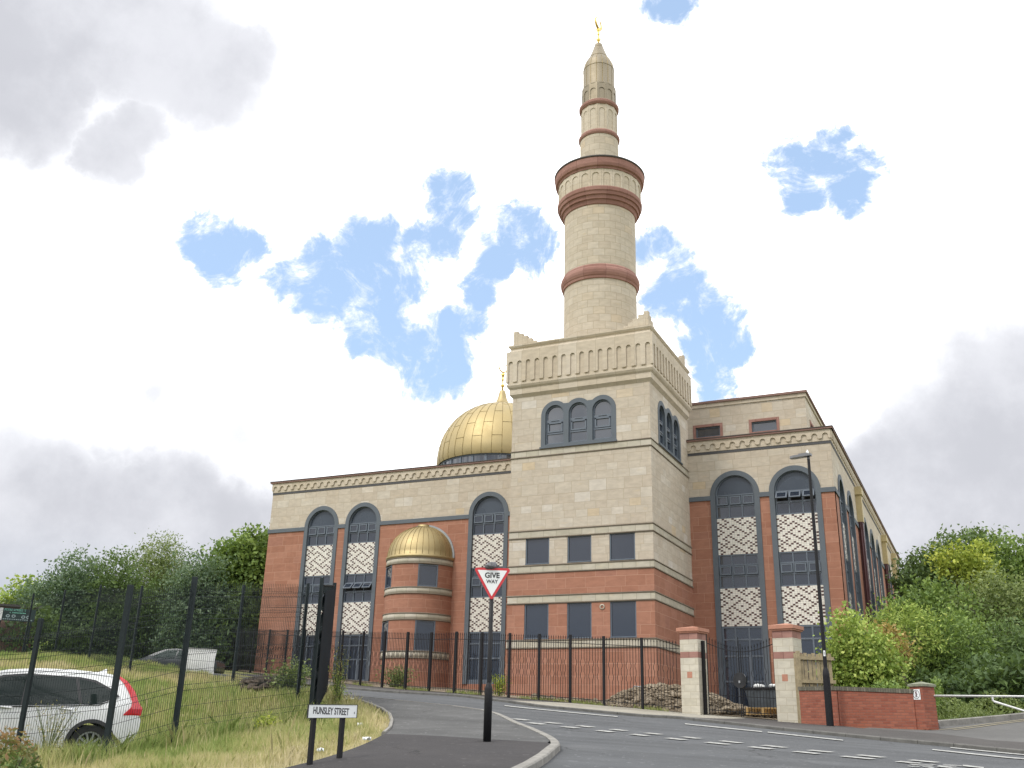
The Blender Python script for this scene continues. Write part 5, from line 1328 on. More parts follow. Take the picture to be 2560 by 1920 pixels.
DCO = [(.05, .35), (.0, .70), (.15, .93), (.75, .98), (1.15, 1.16), (1.65, 1.38), (2.2, 1.45), (2.75, 1.42), (3.3, 1.20), (3.75, .95), (4.25, .82), (4.4, .6), (4.35, .3), (3.9, .27)] + [(p[0], max(p[1], .27)) for p in archpts(3.45, .37)] + [(3.0, .24), (1.25, .24)] + [(p[0], max(p[1], .27)) for p in archpts(.8, .37)] + [(.35, .28)]
DCG = [[(1.10, .95), (1.62, 1.29), (2.10, 1.37), (2.12, .93)], [(2.18, .93), (2.17, 1.375), (2.70, 1.35), (3.18, 1.12), (3.45, .92)]]
dk, *_ = car('parked_car', 'dark grey car parked in the distance behind the white board', 'car', (-35.9, 41.0, 2.26), math.atan2(-.42, -.91), mat('dark_car_paint', (.05, .055, .06), .25, metal=.3), DCO, DCG, [(.8, .33), (3.45, .33)], 4.4, .90, 1.46)
m = MB(); m.add([(3.28, -.60, 1.22), (3.28, .60, 1.22), (3.80, .72, .955), (3.80, -.72, .955), (2.82, -.56, 1.42), (2.82, .56, 1.42)], [(0, 1, 2, 3), (0, 1, 5, 4)])
m.v = [(x + .02, y, z + .02) for x, y, z in m.v]; m.build('windscreen', mat('pale_windscreen', (.20, .24, .22), .08), dk)

# grey van far left
vn = thing('parked_van', 'grey-white box van parked far left beneath the green banner', 'van', loc=(-48.6, 31.2, 2.65), rz=R(49))
fv = Fr((0, 0, 0), (1, 0, 0), (0, 1, 0)); vp = mat('van_grey_white', (.42, .46, .50), .35, var=.05)
MB().prism(fv, [(0, .35), (0, 1.60), (.06, 1.66), (2.3, 1.66), (2.75, 1.55), (3.2, 1.05), (3.95, .95), (4.1, .7), (4.1, .35)], -.85, .85).build('body', vp, vn, bevel=.05)
m = MB()
for d in (-.853, .845): m.prism(fv, [(2.3, 1.05), (2.32, 1.5), (2.62, 1.48), (3.0, 1.05)], d, d + .008)
m.build('side_window', GLASSC, vn)
m = MB()
for x in (.8, 3.3):
    for s in (-1, 1): m.prism(Fr((x, s * .80, .33), (1, 0, 0), (0, s, 0)), [(.33 * math.cos(a / 10 * math.pi), .33 * math.sin(a / 10 * math.pi)) for a in range(20)], -.15, .08)
m.build('wheel', RUBBER, vn)

# brown brick wall and banner far left
ob = thing('brick_outbuilding', 'low brown brick building at the far left edge behind the banner', 'building', loc=(-49.4, 38.6, 3.1), rz=math.atan2(1.12, .88))
MB().box(fv, -7, 1.3, -1.5, 2.95, 0, 5.5).build('brick_wall', OLDBRICK, ob); MB().box(fv, -7.2, 1.5, 2.95, 3.07, -.2, 5.7).build('roof_edge', DARKCAP, ob)
bn = thing('banner_sign', 'dark green business banner with pale lettering and a white left strip', 'banner', loc=(-47.62, 36.5, 5.05), rz=math.atan2(1.12, .88))
BF = Fr((0, 0, 0), (1, 0, 0), (0, -1, 0))
MB().box(BF, 0, 1.75, 0, .66, -.02, .0).build('board', mat('banner_green_black', (.012, .030, .030), .5), bn); MB().box(BF, -.02, .14, .02, .66, .0, .006).build('white_strip', WSIGN, bn)
aq = mat('banner_aqua', (.16, .42, .33), .5); pw = mat('banner_pale', (.30, .38, .40), .5)
text_mesh('lettering', 'PETRE STREET T', .155, BF, .20, .575, .004, aq, bn, sx=.96, bold=.004, align='LEFT')
text_mesh('lettering', '&', .10, BF, .50, .44, .004, aq, bn, bold=.003)
m = MB()
for i in range(9): m.box(BF, .60 + i * .075, .66 + i * .075, .41, .465, .0, .004)
m.build('lettering', aq, bn)
for cu, cv in ((.42, .26), (.70, .26), (1.18, .24), (1.42, .24)): MB().prism(BF, [(cu + .10 * math.cos(R(a)), cv + .085 * math.sin(R(a))) for a in range(0, 360, 24)], 0, .003, holes=[[(cu + .05 * math.cos(R(a)), cv + .04 * math.sin(R(a))) for a in range(0, 360, 24)]]).build('emblem', pw, bn)
m = MB()
for i in range(14): m.box(BF, .2 + i * .105, .27 + i * .105, .07, .115, 0, .003)
m.build('lettering', pw, bn)
m = MB(); m.tube([(.1, .05, -2.4), (.1, .05, .6)], .04, 8); m.tube([(1.6, .05, -2.4), (1.6, .05, .6)], .04, 8); m.build('post', GREENBLK, bn)

ts = thing('small_sign', 'small white sign with a dark T among the bushes left of the dark car', 'sign', loc=(-34.5, 33.35, 2.40), rz=R(46))
MB().box(BF, -.30, .30, .0, .27, -.01, .0).build('plate', WSIGN, ts); m = MB(); m.box(BF, -.11, .11, .19, .225, 0, .004); m.box(BF, -.02, .02, .06, .19, 0, .004); m.build('lettering', mat('sign_blue', (.05, .12, .25), .5), ts)
MB().tube([(0, .03, -1.0), (0, .03, .25)], .03, 8).build('post', STEEL, ts)

# bent white board standing in the grass
wb_ = thing('white_board', 'bent white panel standing upright in the long grass behind the mesh fence', 'board', loc=(-26.9, 29.5, 1.70), rz=R(42))
m = MB(); N = 10; vs = []
for i in range(N + 1):
    z = -.02 + 1.06 * i / N; o = .05 * math.sin(math.pi * i / N); tw = .045 * (1 - math.sin(math.pi * i / N))
    for d in (0, .02): vs += [(-.57 - .01 * i / N - tw, -o + d, z + .03), (.0, -o * .8 + d, z + .01), (.53 + tw, -o * .6 + d, z)]
fs = []
for i in range(N):
    for k in (0, 1):
        for j in (0, 1): a = i * 6 + k * 3 + j; fs.append((a, a + 1, a + 7, a + 6))
    fs += [(i * 6, i * 6 + 3, i * 6 + 9, i * 6 + 6), (i * 6 + 2, i * 6 + 5, i * 6 + 11, i * 6 + 8)]
fs += [(0, 1, 4, 3), (1, 2, 5, 4), (60, 61, 64, 63), (61, 62, 65, 64)]
m.add(vs, fs, smooth=False); m.build('panel', mat('dull_white_board', (.74, .74, .72), .6, var=.06), wb_)
m = MB(); m.tube([(-.60, -.02, 1.07), (.56, -.02, 1.04)], .014, 4); m.tube([(-.6, -.01, .06), (-.3, -.02, .07)], .01, 4); m.build('batten', mat('board_edge', (.35, .35, .33), .6), wb_)

# ================================================================ THINGS BEHIND THE RAILINGS
def stones(name, label, cat, pts, k='stuff'):
    m = MB()
    for x, y, z, r_ in pts: m.ball((x, y, z), r_, n=6, sq=(rnd.uniform(.8, 1.5), rnd.uniform(.8, 1.3), rnd.uniform(.5, .9)), jit=.22)
    o = m.build(name, STONE); kind(o, k); return tag(o, label, cat)
# heap of rubble rising to the right behind the last railing panels
def heap(x, y): 
    t = max(0, 1 - ((x + 10.6) / 2.6) ** 2 - ((y - 36.6) / 1.7) ** 2); return .85 * t ** .8
pts = []
for i in range(2600):
    x, y = rnd.uniform(-13.4, -8.0), rnd.uniform(34.9, 38.0); h = heap(x, y); 
    if h <= .02 and rnd.random() > .18: continue
    pts.append((x, y, g1(x, y) + h * rnd.uniform(.88, 1.0), rnd.uniform(.02, .05) if rnd.random() < .8 else rnd.uniform(.05, .10)))
for i in range(40):
    x = rnd.uniform(-15.8, -12.6); pts.append((x, 35.3 + rnd.uniform(0, .5), g1(x, 35.4) + .05, rnd.uniform(.06, .17)))
stones('rubble_heap', 'heap of broken stone and soil behind the railing beside the gate pillar', 'rubble', pts)
m = MB(); n = 26; vs = []
for j in range(n + 1):
    for i in range(n + 1):
        x, y = -13.4 + 5.6 * i / n, 34.7 + 3.6 * j / n; vs.append((x, y, g1(x, y) - .05 + heap(x, y) * .93 + .05 * math.sin(7 * x + 3 * y) * (heap(x, y) > .05)))
m.add(vs, [(j * (n + 1) + i, j * (n + 1) + i + 1, (j + 1) * (n + 1) + i + 1, (j + 1) * (n + 1) + i) for j in range(n) for i in range(n)], smooth=True)
kind(m.build('soil_heap', YARD), 'structure')
pts = []
for i in range(330):
    t = rnd.random(); x = -8.7 + 2.6 * t; y = 34.75 - .5 * t + rnd.uniform(0, 1.2); h = .34 * max(0, 1 - abs(x + 7.9) / .85) if t < .7 else .03; pts.append((x, y, g1(x, y) + h * rnd.uniform(.3, 1), rnd.uniform(.03, .11)))
stones('loose_stones', 'pale broken stones lying inside the gate', 'rubble', pts)
hp_ = MB(); hp_.tube([(-11.95, 36.05, .9), (-11.95, 36.05, 1.72), (-11.9, 36.05, 1.77), (-10.3, 36.6, 1.70)], .022, 8); tag(hp_.build('bent_rail', STEEL), 'thin bent steel rail poking out of the rubble heap', 'rail')
pl = thing('timber_pallet', 'new timber pallet lying on stones just inside the gate', 'pallet', loc=(-6.75, 34.75, g1(-6.75, 34.75) + .05), rz=R(-14))
m = MB()
for z in (.0, .20):
    for i in range(6): m.box(fv, -.6, .6, z, z + .03, -.5 + i * .19, -.38 + i * .19)
m.build('deck_board', WOODN, pl); m = MB()
for x in (-.55, 0, .55): m.box(fv, x - .05, x + .05, .03, .20, -.5, .6)
m.build('bearer', WOODN, pl)
bx = thing('dark_skip', 'dark metal container standing against the tall windows behind the gate', 'container', loc=(-6.75, 36.4, g1(-6.75, 36.4) + .22), rz=R(-10))
MB().prism(fv, [(-.85, 0), (-1.0, .62), (1.0, .62), (.85, 0)], -.5, .5).build('body', mat('dark_blue_steel', (.045, .055, .065), .6, var=.3, vscale=4), bx); MB().box(fv, -1.04, 1.04, .62, .68, -.54, .54).build('rim', BLACK, bx)
m = MB()
for i in range(7): m.ball((rnd.uniform(-.9, .9), rnd.uniform(-.4, .3), .72 + rnd.uniform(0, .05)), rnd.uniform(.06, .14), n=8, sq=(1.4, 1, .7), jit=.15)
m.build('white_bag', mat('white_plastic', (.62, .63, .62), .5), bx)

# litter
for (x, y, s_, r_), lab in zip(((-11.32, 17.12, .10, .3), (-14.87, 21.83, .30, 1.0), (-8.99, 12.6, .10, .9), (-9.40, 14.45, .14, .5)), ('crumpled white paper in the grass beyond the nameplate', 'white plastic strip lying in the grass below the dark gate', 'small pale scrap on the dry grass between the nameplate posts', 'pale broken kerb chip at the edge of the grass and footway')):
    m = MB(); n = 5; vs = [(s_ * (i / n - .5), s_ * .5 * (j / n - .5), .05 + rnd.uniform(-.02, .03)) for j in range(n + 1) for i in range(n + 1)]
    m.add(vs, [(j * 6 + i, j * 6 + i + 1, j * 6 + i + 7, j * 6 + i + 6) for j in range(n) for i in range(n)]); m.v += [(a, b, c - .012) for a, b, c in m.v]; k = 36
    m.f += [tuple(q + k for q in f) for f in m.f]; m.m *= 2; m.sm *= 2
    o = m.build('litter', WSIGN); place(o, x, y, g1(x, y) + .02, r_); tag(o, lab, 'litter')

# ================================================================ PLANTS
RG = np.random.default_rng(11)
def leaf_mesh(name, C, size, material, parent=None, up=.35, tint=None, aspect=.5, normal=None):
    """C: leaf centres; every leaf is a small folded four-cornered blade"""
    n = len(C); size = size * RG.uniform(.6, 1.35, n)
    a = RG.normal(size=(n, 3)); a[:, 2] += up * RG.uniform(-1, 1, n); a /= np.linalg.norm(a, axis=1)[:, None]
    b = RG.normal(size=(n, 3)); b -= (b * a).sum(1)[:, None] * a; b /= np.linalg.norm(b, axis=1)[:, None]
    L = size[:, None] * a; W = (size * aspect)[:, None] * b; c = np.cross(a, b) * (size * .15)[:, None]
    V = np.stack([C - L * .5, C + W * .5 + c, C + L * .5, C - W * .5 + c], 1).reshape(-1, 3)
    me = bpy.data.meshes.new(name); me.vertices.add(4 * n); me.vertices.foreach_set('co', V.ravel())
    me.loops.add(4 * n); me.loops.foreach_set('vertex_index', np.arange(4 * n)); me.polygons.add(n)
    me.polygons.foreach_set('loop_start', np.arange(n) * 4); me.polygons.foreach_set('loop_total', np.full(n, 4))
    me.update(calc_edges=True)
    at = me.attributes.new('tint', 'FLOAT', 'POINT'); t = RG.uniform(0, 1, n) if tint is None else np.clip(tint + RG.normal(0, .12, n), 0, 1)
    at.data.foreach_set('value', np.repeat(t, 4)); me.materials.append(material)
    o = bpy.data.objects.new(name, me); COL.objects.link(o)
    if parent is not None: o.parent = parent
    return o
def crown_points(blobs, dens, cl=.28, ragged=.30, seed=0, per=16):
    """leaf centres gathered in clumps round twig tips on each lobe of the crown"""
    r_ = np.random.default_rng(seed); P = []; T = []
    for (x, y, z, r) in blobs:
        nc = int(dens * r * r); u = r_.normal(size=(nc, 3)); u /= np.linalg.norm(u, axis=1)[:, None]
        rad = r * (1 + ragged * r_.uniform(-1.2, .75, nc)); tips = np.array([x, y, z]) + u * rad[:, None] * np.array([1, 1, .95])
        tt = r_.uniform(0, 1, nc); k = per
        pts = np.repeat(tips, k, 0) + r_.normal(size=(nc * k, 3)) * cl * r_.uniform(.5, 1.3, nc).repeat(k)[:, None]
        P.append(pts); T.append(np.repeat(tt, k))
    return np.concatenate(P), np.concatenate(T)
def tree(name, label, cat, blobs, key, size, dens, cl=.3, ragged=.3, group=None, seed=1, per=16, limbs=True, fill=True, trunk_r=.16, skirt=0, aspect=.5):
    bs = list(blobs); c = np.mean([b[:2] for b in bs], 0); gz_ = g1(*c); t = thing(name, label, cat, group, loc=(c[0], c[1], gz_))
    if skirt:      # foliage down to the ground
        zmin = min(b[2] - b[3] for b in bs); rr = np.mean([b[3] for b in bs])
        for b in list(bs):
            z = b[2] - b[3]
            while z > gz_ + .2: bs.append((b[0] + rnd.uniform(-.3, .3), b[1] + rnd.uniform(-.4, .4), z, b[3] * .95)); z -= b[3] * 1.1
    P, T = crown_points(bs, dens, cl, ragged, seed, per)
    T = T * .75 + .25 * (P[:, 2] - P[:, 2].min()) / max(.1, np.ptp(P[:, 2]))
    P = P - np.array([c[0], c[1], gz_]); keep = P[:, 2] > .05; P, T = P[keep], T[keep]
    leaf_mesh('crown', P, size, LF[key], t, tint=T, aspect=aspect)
    top = max(b[2] for b in blobs) - gz_
    m = MB(); m.tube([(0, 0, -.3), (.03, .02, top * .25), (-.04, .05, top * .5), (.02, 0, top * .8)], [trunk_r, trunk_r * .8, trunk_r * .6, trunk_r * .25], 8); m.build('trunk', BARK, t)
    if limbs:
        m = MB()
        for i, b in enumerate(bs[:14]):
            e = Vector((b[0] - c[0], b[1] - c[1], b[2] - gz_)); s_ = Vector((0, 0, min(e.z * .45, top * .45)))
            mid = s_ + (e - s_) * .5 + Vector((rnd.uniform(-.2, .2), rnd.uniform(-.2, .2), .15)); m.tube([s_, mid, e], [trunk_r * .5, trunk_r * .3, trunk_r * .12], 6)
            for k in range(5):
                u = Vector((rnd.gauss(0, 1), rnd.gauss(0, 1), rnd.gauss(.4, 1))).normalized(); m.tube([mid + (e - mid) * (k / 5), mid + (e - mid) * (k / 5) + u * b[3] * .95], [trunk_r * .14, trunk_r * .05], 4)
        m.build('limb', BARK, t)
    return t
T1=([(-63.2, 49.04, 7.62, 1.29), (-62.47, 49.98, 8.28, 1.45), (-62.44, 50.01, 6.58, 1.93)],4.27)
T2=([(-51.37, 44.56, 8.75, 1.51), (-51.86, 43.98, 7.68, 1.64), (-50.75, 45.26, 7.32, 1.64), (-52.38, 43.36, 7.01, 1.37), (-51.3, 44.63, 5.29, 2.18), (-50.31, 45.75, 4.65, 1.91)],3.58)
T3=([(-48.51, 44.75, 8.9, 1.28), (-47.86, 45.44, 7.25, 1.86), (-47.98, 45.32, 5.3, 2.12)],3.48)
T4=([(-49.64, 49.35, 10.51, 1.47), (-50.03, 48.96, 9.08, 1.98), (-49.07, 49.93, 8.38, 1.97), (-49.4, 49.6, 6.26, 2.25)],3.79)
T5=([(-43.94, 46.53, 8.73, 1.29), (-43.25, 47.17, 8.79, 1.16), (-43.44, 47.0, 7.06, 1.93), (-43.41, 47.03, 4.91, 2.05)],3.34)
T6=([(-42.49, 50.5, 10.82, 1.34), (-43.19, 49.91, 9.97, 1.47), (-43.9, 49.28, 9.52, 1.28), (-42.67, 50.35, 8.47, 1.86), (-43.5, 49.63, 7.13, 2.12), (-42.77, 50.27, 5.19, 2.12), (-41.81, 51.06, 9.83, 1.33)],3.48)
R1=([(-0.57, 58.0, 9.26, 1.64), (-1.63, 57.98, 8.65, 1.76), (-2.53, 57.94, 7.82, 1.64), (-2.84, 57.93, 8.7, 1.06), (0.31, 58.0, 9.97, 1.13), (-1.19, 57.99, 7.36, 1.87)],2.29)
R2=([(0.34, 52.0, 8.74, 0.63), (-0.77, 51.99, 8.35, 0.8), (-0.09, 52.0, 8.09, 0.95), (-1.2, 51.99, 8.53, 0.53), (0.27, 52.0, 7.5, 0.84)],1.88)
R3=([(1.38, 56.98, 9.21, 1.34), (2.34, 56.95, 8.75, 1.38), (1.9, 56.97, 7.54, 1.61), (3.05, 56.92, 7.89, 1.84)],2.29)
R4=([(0.57, 48.0, 5.7, 1.45), (1.46, 47.98, 5.33, 1.35), (-0.26, 48.0, 5.37, 1.16), (2.33, 47.94, 4.97, 1.74)],1.68)
R5=([(-2.25, 45.94, 5.45, 1.11), (-1.33, 45.98, 5.17, 1.3), (-2.92, 45.91, 4.87, 0.92), (-1.92, 45.96, 4.19, 1.11)],1.44)
R6=([(-2.5, 39.92, 3.51, 1.04), (-2.83, 39.9, 4.38, 0.56), (-2.03, 39.95, 4.08, 0.8), (-3.69, 39.83, 4.25, 0.48)],1.11)
R7=([(-0.78, 40.99, 3.43, 1.32), (-1.55, 40.97, 2.72, 0.99), (-1.71, 40.96, 3.73, 0.82), (-0.64, 40.99, 2.29, 0.99)],1.25)
R8=([(0.55, 42.5, 3.25, 1.36), (1.33, 42.48, 2.95, 1.36), (2.43, 42.43, 3.23, 1.53), (0.16, 42.5, 2.37, 1.02)],1.44)
R9=([(-4.05, 35.27, 3.65, 0.54), (-3.6, 35.32, 2.99, 0.78), (-4.33, 35.24, 2.6, 0.57), (-3.01, 35.37, 2.6, 0.64), (-4.07, 35.27, 1.96, 0.57), (-3.45, 35.33, 1.97, 0.57)],0.76)
R10=([(-2.75, 36.9, 3.38, 0.42), (-3.18, 36.86, 3.66, 0.33), (-2.61, 36.91, 2.85, 0.37)],0.90)
R11=([(-4.27, 84.89, 11.8, 1.03), (-5.03, 84.85, 12.46, 0.86), (-5.56, 84.82, 10.88, 1.03)],4.09)
TG = 'trees beyond the back fence'
tree('tree', 'low pale hedge tree at the far left edge above the banner', 'tree', T1[0], 'bright', .34, 26, .34, group=TG, seed=1, skirt=1)
tree('tree', 'grey-green tree stepping down to the left, second from the left edge', 'tree', T2[0], 'grey', .205, 51, .30, group=TG, seed=2, skirt=1)
tree('tree', 'dark round-topped tree between the stepped grey-green tree and the tallest left tree', 'tree', T3[0], 'dark', .205, 51, .30, group=TG, seed=3, skirt=1)
tree('tree', 'tallest tree of the left group, feathery olive top', 'tree', T4[0], 'olive', .205, 60, .30, group=TG, seed=4, skirt=1, aspect=.35, ragged=.36)
tree('tree', 'sparse grey-green tree between the tallest left tree and the leafy one at the wall', 'tree', T5[0], 'grey', .205, 48, .30, group=TG, seed=5, skirt=1, ragged=.4)
tree('tree', 'broad-leaved fresh green tree against the left wall of the mosque', 'tree', T6[0], 'mid', .27, 54, .36, group=TG, seed=6, skirt=1, aspect=.7)
TG = 'trees on the right bank'
tree('tree', 'tall dark green tree topping the right bank', 'tree', R1[0], 'dark', .24, 44, .28, group=TG, seed=11, skirt=1)
tree('tree', 'yellow-green tree crown high on the right bank', 'tree', R2[0], 'lime', .21, 60, .26, group=TG, seed=12)
tree('tree', 'dark tree at the upper right edge of the photo', 'tree', R3[0], 'mid', .25, 40, .28, group=TG, seed=13, skirt=1)
tree('tree', 'olive tree with pale bare branches showing, right edge below the dark tree', 'tree', R4[0], 'olive', .19, 52, .26, group=TG, seed=14, ragged=.4)
tree('tree', 'mid green tree beside the rear corner of the mosque', 'tree', R5[0], 'mid', .20, 60, .25, group=TG, seed=15, skirt=1)
tree('tree', 'arching willowy tree with light green top over dark shade', 'tree', R6[0], 'bright', .17, 80, .22, group=TG, seed=16, aspect=.3)
tree('tree', 'dense green shrub tree above the brick pier', 'tree', R7[0], 'mid', .16, 80, .22, group=TG, seed=17, skirt=1)
tree('tree', 'dense dark shrub tree at the right edge above the barrier', 'tree', R8[0], 'dark', .17, 70, .24, group=TG, seed=18, skirt=1)
tree('shrub', 'bright green maple shrub between the street lamp and the bank', 'shrub', R9[0], 'bright', .125, 170, .18, seed=19, skirt=1, aspect=.8, trunk_r=.05, per=14, ragged=.35)
tree('shrub', 'rusty brown-tinged shrub behind the bright green maple shrub', 'shrub', R10[0], 'rust', .12, 130, .14, seed=20, trunk_r=.04, aspect=.8)
tree('tree', 'distant grey-green tree just past the far corner of the mosque', 'tree', R11[0], 'grey', .32, 30, .34, group=TG, seed=21, skirt=1)
# dark undergrowth closing the wood behind the single trees
def thicket(name, label, boxes, key, size, n, seed):
    r_ = np.random.default_rng(seed); P = []
    for x0, x1, y0, y1, h in boxes:
        k = int(n * (x1 - x0)); x = r_.uniform(x0, x1, k); y = r_.uniform(y0, y1, k); z = G(x, y) + h * r_.uniform(0, 1, k) ** .8 * (1 + .25 * np.sin(x * 1.3 + y)); P.append(np.stack([x, y, z], 1))
    P = np.concatenate(P); o = leaf_mesh(name, P, size, LF[key], tint=r_.uniform(0, .7, len(P))); kind(o, 'stuff'); tag(o, label, 'undergrowth'); return o
thicket('undergrowth', 'dark undergrowth filling the wood on the right bank', [(-4.6, 5, 46.5, 52, 3.2), (-3.6, 4, 42.5, 46, 2.0), (-2.2, 5.5, 37, 42, 1.5)], 'dark', .24, 1900, 31)
thicket('undergrowth', 'dark undergrowth at the foot of the left trees', [(-62, -40, 46, 58, 4.2), (-60, -47, 38, 46, 2.5)], 'dark', .34, 1100, 32)
# low ground cover behind the kerb on the right
def cover(name, label, poly, key, size, n, h, seed, cat='ground cover'):
    r_ = np.random.default_rng(seed); xs = [p[0] for p in poly]; ys = [p[1] for p in poly]; X = r_.uniform(min(xs), max(xs), n); Y = r_.uniform(min(ys), max(ys), n); k = inpoly(X, Y, poly); X, Y = X[k], Y[k]
    hh = h * (.55 + .45 * np.sin(X * 2.1 + 1.3) * np.cos(Y * 1.7)); Z = G(X, Y) + hh * r_.uniform(.1, 1, len(X)); o = leaf_mesh(name, np.stack([X, Y, Z], 1), size, LF[key], tint=r_.uniform(0, 1, len(X)) * .6 + .4 * (Z - G(X, Y)) / h)
    kind(o, 'stuff'); return tag(o, label, cat)
cover('ground_cover', 'yellow-green low planting behind the kerb under the white barrier', [(-1.55, 32.3), (-.45, 34.1), (1.2, 36.4), (4.5, 40.5), (3, 43), (-1.5, 40), (-2.6, 34)], 'olive', .11, 26000, .75, 41)
cover('ground_cover', 'dark leaves covering the bank behind the brick wall', [(-5.2, 32.9), (-4.0, 31.8), (-2.2, 31.0), (-1.6, 32.0), (-1.2, 38), (-5.0, 38)], 'mid', .12, 26000, 1.3, 42)

# ---------------------------------------------------------------- grass
def blades(name, label, X, Y, h, w, tint, base=0.0, lean=.35):
    n = len(X); Z = G(X, Y) - .07 + base; a = RG.uniform(0, 2 * np.pi, n); hx = h * RG.uniform(.5, 1.3, n); l = lean * hx * RG.uniform(.2, 1.4, n); la = RG.uniform(0, 2 * np.pi, n)
    B = np.stack([X, Y, Z], 1); wv = np.stack([np.cos(a), np.sin(a), 0 * a], 1) * (w * RG.uniform(.6, 1.4, n))[:, None]
    md = B + np.stack([np.cos(la) * l * .3, np.sin(la) * l * .3, hx * .6], 1); tp = B + np.stack([np.cos(la) * l, np.sin(la) * l, hx], 1)
    V = np.stack([B - wv, B + wv, md + wv * .7, tp, md - wv * .7], 1).reshape(-1, 3)
    me = bpy.data.meshes.new(name); me.vertices.add(5 * n); me.vertices.foreach_set('co', V.ravel()); me.loops.add(5 * n); me.loops.foreach_set('vertex_index', np.arange(5 * n)); me.polygons.add(n)
    me.polygons.foreach_set('loop_start', np.arange(n) * 5); me.polygons.foreach_set('loop_total', np.full(n, 5)); me.update(calc_edges=True)
    at_ = me.attributes.new('tint', 'FLOAT', 'POINT'); at_.data.foreach_set('value', np.repeat(np.clip(tint + RG.normal(0, .10, n), 0, 1), 5)); me.materials.append(LF['grass'])
    o = bpy.data.objects.new(name, me); COL.objects.link(o); kind(o, 'stuff'); return tag(o, label, 'grass')
LAWN = [(-8.6, 5.5), (-8.57, 11.31)] + [(x - .06, y) for x, y in VERGE[1:]] + [(-15.9, 22.9), (-16.0, 23.2), (-17.2, 23.6), (-19.5, 24.8), (-23.5, 27.2), (-33, 33), (-42, 38), (-46, 36), (-46, 30), (-34, 22), (-24, 14), (-19, 6)]
def vn2(X, Y, s, sd):
    return (np.sin(X * s + sd) * np.cos(Y * s * 1.13 + sd * 1.7) + .6 * np.sin(X * s * 2.3 + Y * s * 1.9 + sd) + .35 * np.sin(X * s * 5.1 - Y * s * 4.3)) / 1.95
def verge_dist(X, Y):
    d = np.full(len(X), 1e9); P = [(-8.6, 5.5)] + VERGE
    for (x1, y1), (x2, y2) in zip(P[:-1], P[1:]):
        t = np.clip(((X - x1) * (x2 - x1) + (Y - y1) * (y2 - y1)) / ((x2 - x1) ** 2 + (y2 - y1) ** 2), 0, 1); d = np.minimum(d, np.hypot(X - x1 - t * (x2 - x1), Y - y1 - t * (y2 - y1)))
    return d
def lawn(n, ymin, ymax, h, w, name, label):
    X = RG.uniform(-46, -8, n); Y = RG.uniform(ymin, ymax, n); k = inpoly(X, Y, LAWN); X, Y = X[k], Y[k]
    d = verge_dist(X, Y); dry = .40 + .22 * vn2(X, Y, .9, 1.0) + .14 * vn2(X, Y, 3.1, 2.0) + .50 * np.exp(-d / 1.0) + .22 * (Y < 12.6)
    dry += .35 * np.exp(-((X + 14.2) ** 2 + (Y - 15.0) ** 2) / 2.5) * 0 + .30 * (np.abs(Y - 25.0) < 1.5)
    carp = inpoly(X, Y, [(-14.6, 15.8), (-16.5, 13.3), (-21, 13.6), (-20, 18), (-15.2, 17.6)])
    hh = h * (1 + .5 * vn2(X, Y, 1.7, 4.0)) * np.where(d < .35, .45, 1) * np.where(carp, .25, 1)
    return blades(name, label, X, Y, np.maximum(hh, .04), w, dry)
lawn(300000, 8, 17, .17, .0065, 'grass', 'long mixed green and straw grass around the nameplate and near fence')
lawn(240000, 17, 38, .24, .012, 'grass', 'rough grass of the lawn rising to the back fence')
X = RG.uniform(-14.1, -13.2, 2600); Y = RG.uniform(12.4, 18.3, 2600); blades('grass', 'tall weeds along the foot of the near mesh fence', X, Y, .42, .006, .35 + .3 * vn2(X, Y, 2, 1), lean=.6)
X = RG.uniform(-19, -13.6, 5200); Y = 12.6 + RG.normal(0, .35, 5200) + (X + 14) * -.02; blades('grass', 'tall dry weeds before the parked white car', X, Y, .45, .006, .45 + .3 * vn2(X, Y, 2, 1), lean=.6)
X = RG.uniform(-22, -8.8, 9000); Y = RG.uniform(11.5, 22, 9000); k = inpoly(X, Y, LAWN) & (vn2(X, Y, 1.4, 5) > .15); X, Y = X[k], Y[k]; k = verge_dist(X, Y) > .45; blades('grass', 'scattered tall seeding stems standing above the near lawn', X[k], Y[k], .42, .004, .72 + 0 * X[k], lean=.3)
# verge weeds along the railing foot
X = RG.uniform(-27, -10, 5000); Y = np.interp(X, [p[0] for p in FL][::-1], [p[1] for p in FL][::-1]) + RG.normal(.25, .18, 5000); k = vn2(X, Y, 1.2, 3) > .05; blades('grass', 'sparse weeds along the foot of the iron railing', X[k], Y[k], .16, .008, .4 + 0 * X[k])

def plant(name, label, cat, x, y, h, r_, key, n, size, seed, stems=7, group=None, heads=None, aspect=.45):
    z = g1(x, y) - .05; t = thing(name, label, cat, group, loc=(x, y, z)); q = np.random.default_rng(seed); m = MB(); P = []
    for i in range(stems):
        a = q.uniform(0, 2 * math.pi); e = Vector((math.cos(a) * r_ * q.uniform(.2, 1), math.sin(a) * r_ * q.uniform(.2, 1), h * q.uniform(.65, 1))); md = Vector((e.x * .35, e.y * .35, e.z * .55)); m.tube([(0, 0, 0), md, e], [.010, .007, .004], 5)
        for k in range(n // stems):
            s = q.uniform(.15, 1); p = md + (e - md) * ((s - .5) * 2) if s > .5 else md * (s * 2); P.append(np.array(p) + q.normal(size=3) * r_ * .22)
    m.build('stem', mat('green_stem', (.10, .13, .04), .7), t); P = np.array(P); P[:, 2] = np.abs(P[:, 2]); leaf_mesh('foliage', P, size, LF[key], t, aspect=aspect)
    return t
WG = 'tall weeds beside the dark gate'
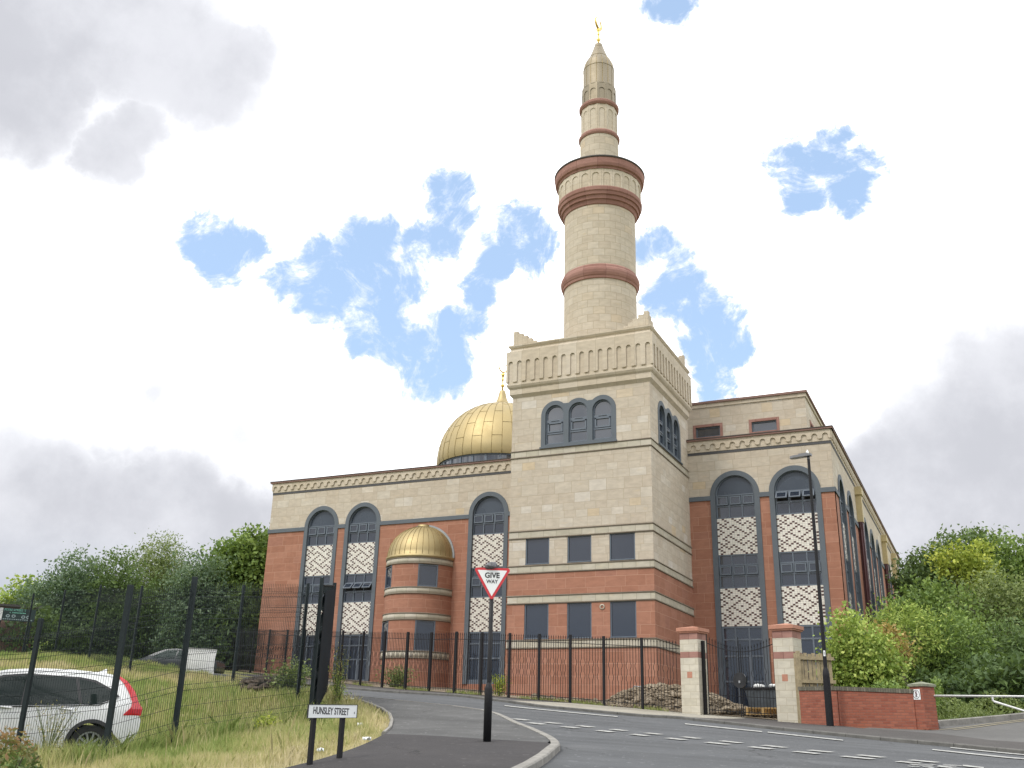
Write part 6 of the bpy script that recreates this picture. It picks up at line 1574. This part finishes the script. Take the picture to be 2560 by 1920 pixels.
for i, (x, y, h, key, lab) in enumerate(((-14.55, 20.95, 1.55, 'straw', 'tall yellowing weed in front of the dark mesh gate'), (-14.95, 21.45, 1.25, 'lime', 'yellow-headed weed right of the dark mesh gate'), (-14.25, 20.5, .9, 'bright', 'low leafy weed at the foot of the dark gate'), (-15.5, 22.2, 1.0, 'straw', 'dry branching weed behind the dark gate, beside the road'))):
    plant('weed', lab, 'weed', x, y, h, .32, key, 150, .07, 50 + i, 9, WG, aspect=.3)
plant('bush', 'yellow-green bush behind the mesh fence below the first mosque window', 'bush', -17.7, 23.0, .80, .65, 'olive', 1300, .11, 60, 14)
plant('bush', 'low yellow ragwort clump in the lawn left of the nameplate', 'bush', -13.1, 16.45, .40, .32, 'lime', 520, .06, 61, 12)
plant('bush', 'dusty dark bush at the foot of the round stair turret', 'bush', -24.6, 40.0, .85, .9, 'olive', 1500, .11, 62, 14)
plant('bush', 'small green weed bush by the railing right of the give way post', 'bush', -17.6, 36.4, .95, .4, 'lime', 600, .09, 63, 10)
plant('bush', 'straggling pale weeds growing in front of the white car', 'bush', -14.75, 12.75, 1.15, .5, 'straw', 420, .06, 64, 18, aspect=.2)
plant('bush', 'umbrella-headed weed standing before the back fence at left', 'bush', -31.8, 26.3, 1.15, .35, 'olive', 110, .09, 65, 6)
m = MB()
for i in range(160):
    a, rr_ = rnd.uniform(0, 6.28), rnd.random() ** .5; m.ball((-18.9 + 1.1 * rr_ * math.cos(a), 23.5 + .6 * rr_ * math.sin(a), g1(-18.9, 23.5) + .32 * (1 - rr_ ** 2)), rnd.uniform(.05, .14), n=6, jit=.25, sq=(1.3, 1, .6))
o = m.build('soil_mound', ground_mat('dark_spoil', [(0, (.045, .035, .028)), (.5, (.09, .07, .055)), (1, (.16, .13, .10))])); kind(o, 'stuff'); tag(o, 'low mound of brown spoil in the grass before the mosque corner', 'mound')
# red-tipped shrub in the near left corner
sh = thing('shrub', 'red-tipped green shrub in the bottom left corner', 'shrub', loc=(-7.42, 5.90, g1(-7.42, 5.90)))
zg = g1(-7.62, 5.85); q = np.random.default_rng(70); n = 5200; u = q.normal(size=(n, 3)); u /= np.linalg.norm(u, axis=1)[:, None]; P = u * (q.uniform(.55, 1, n) ** .4)[:, None] * np.array([.44, .44, .56]) + np.array([0, 0, .48]); P[:, 2] += .05 * np.sin(P[:, 0] * 14) ; P = P[P[:, 2] > 0]
tt_ = np.clip((P[:, 2] - .55) / .5, 0, 1) * .75 + .1
leaf_mesh('foliage', P, .050, LF['photinia'], sh, tint=tt_, aspect=.42)
m = MB()
for i in range(14):
    a = i * .9; m.tube([(0, 0, -.05), (.15 * math.cos(a), .15 * math.sin(a), .45), (.33 * math.cos(a), .33 * math.sin(a), .85)], [.012, .008, .003], 5)
m.build('stem', BARK, sh)
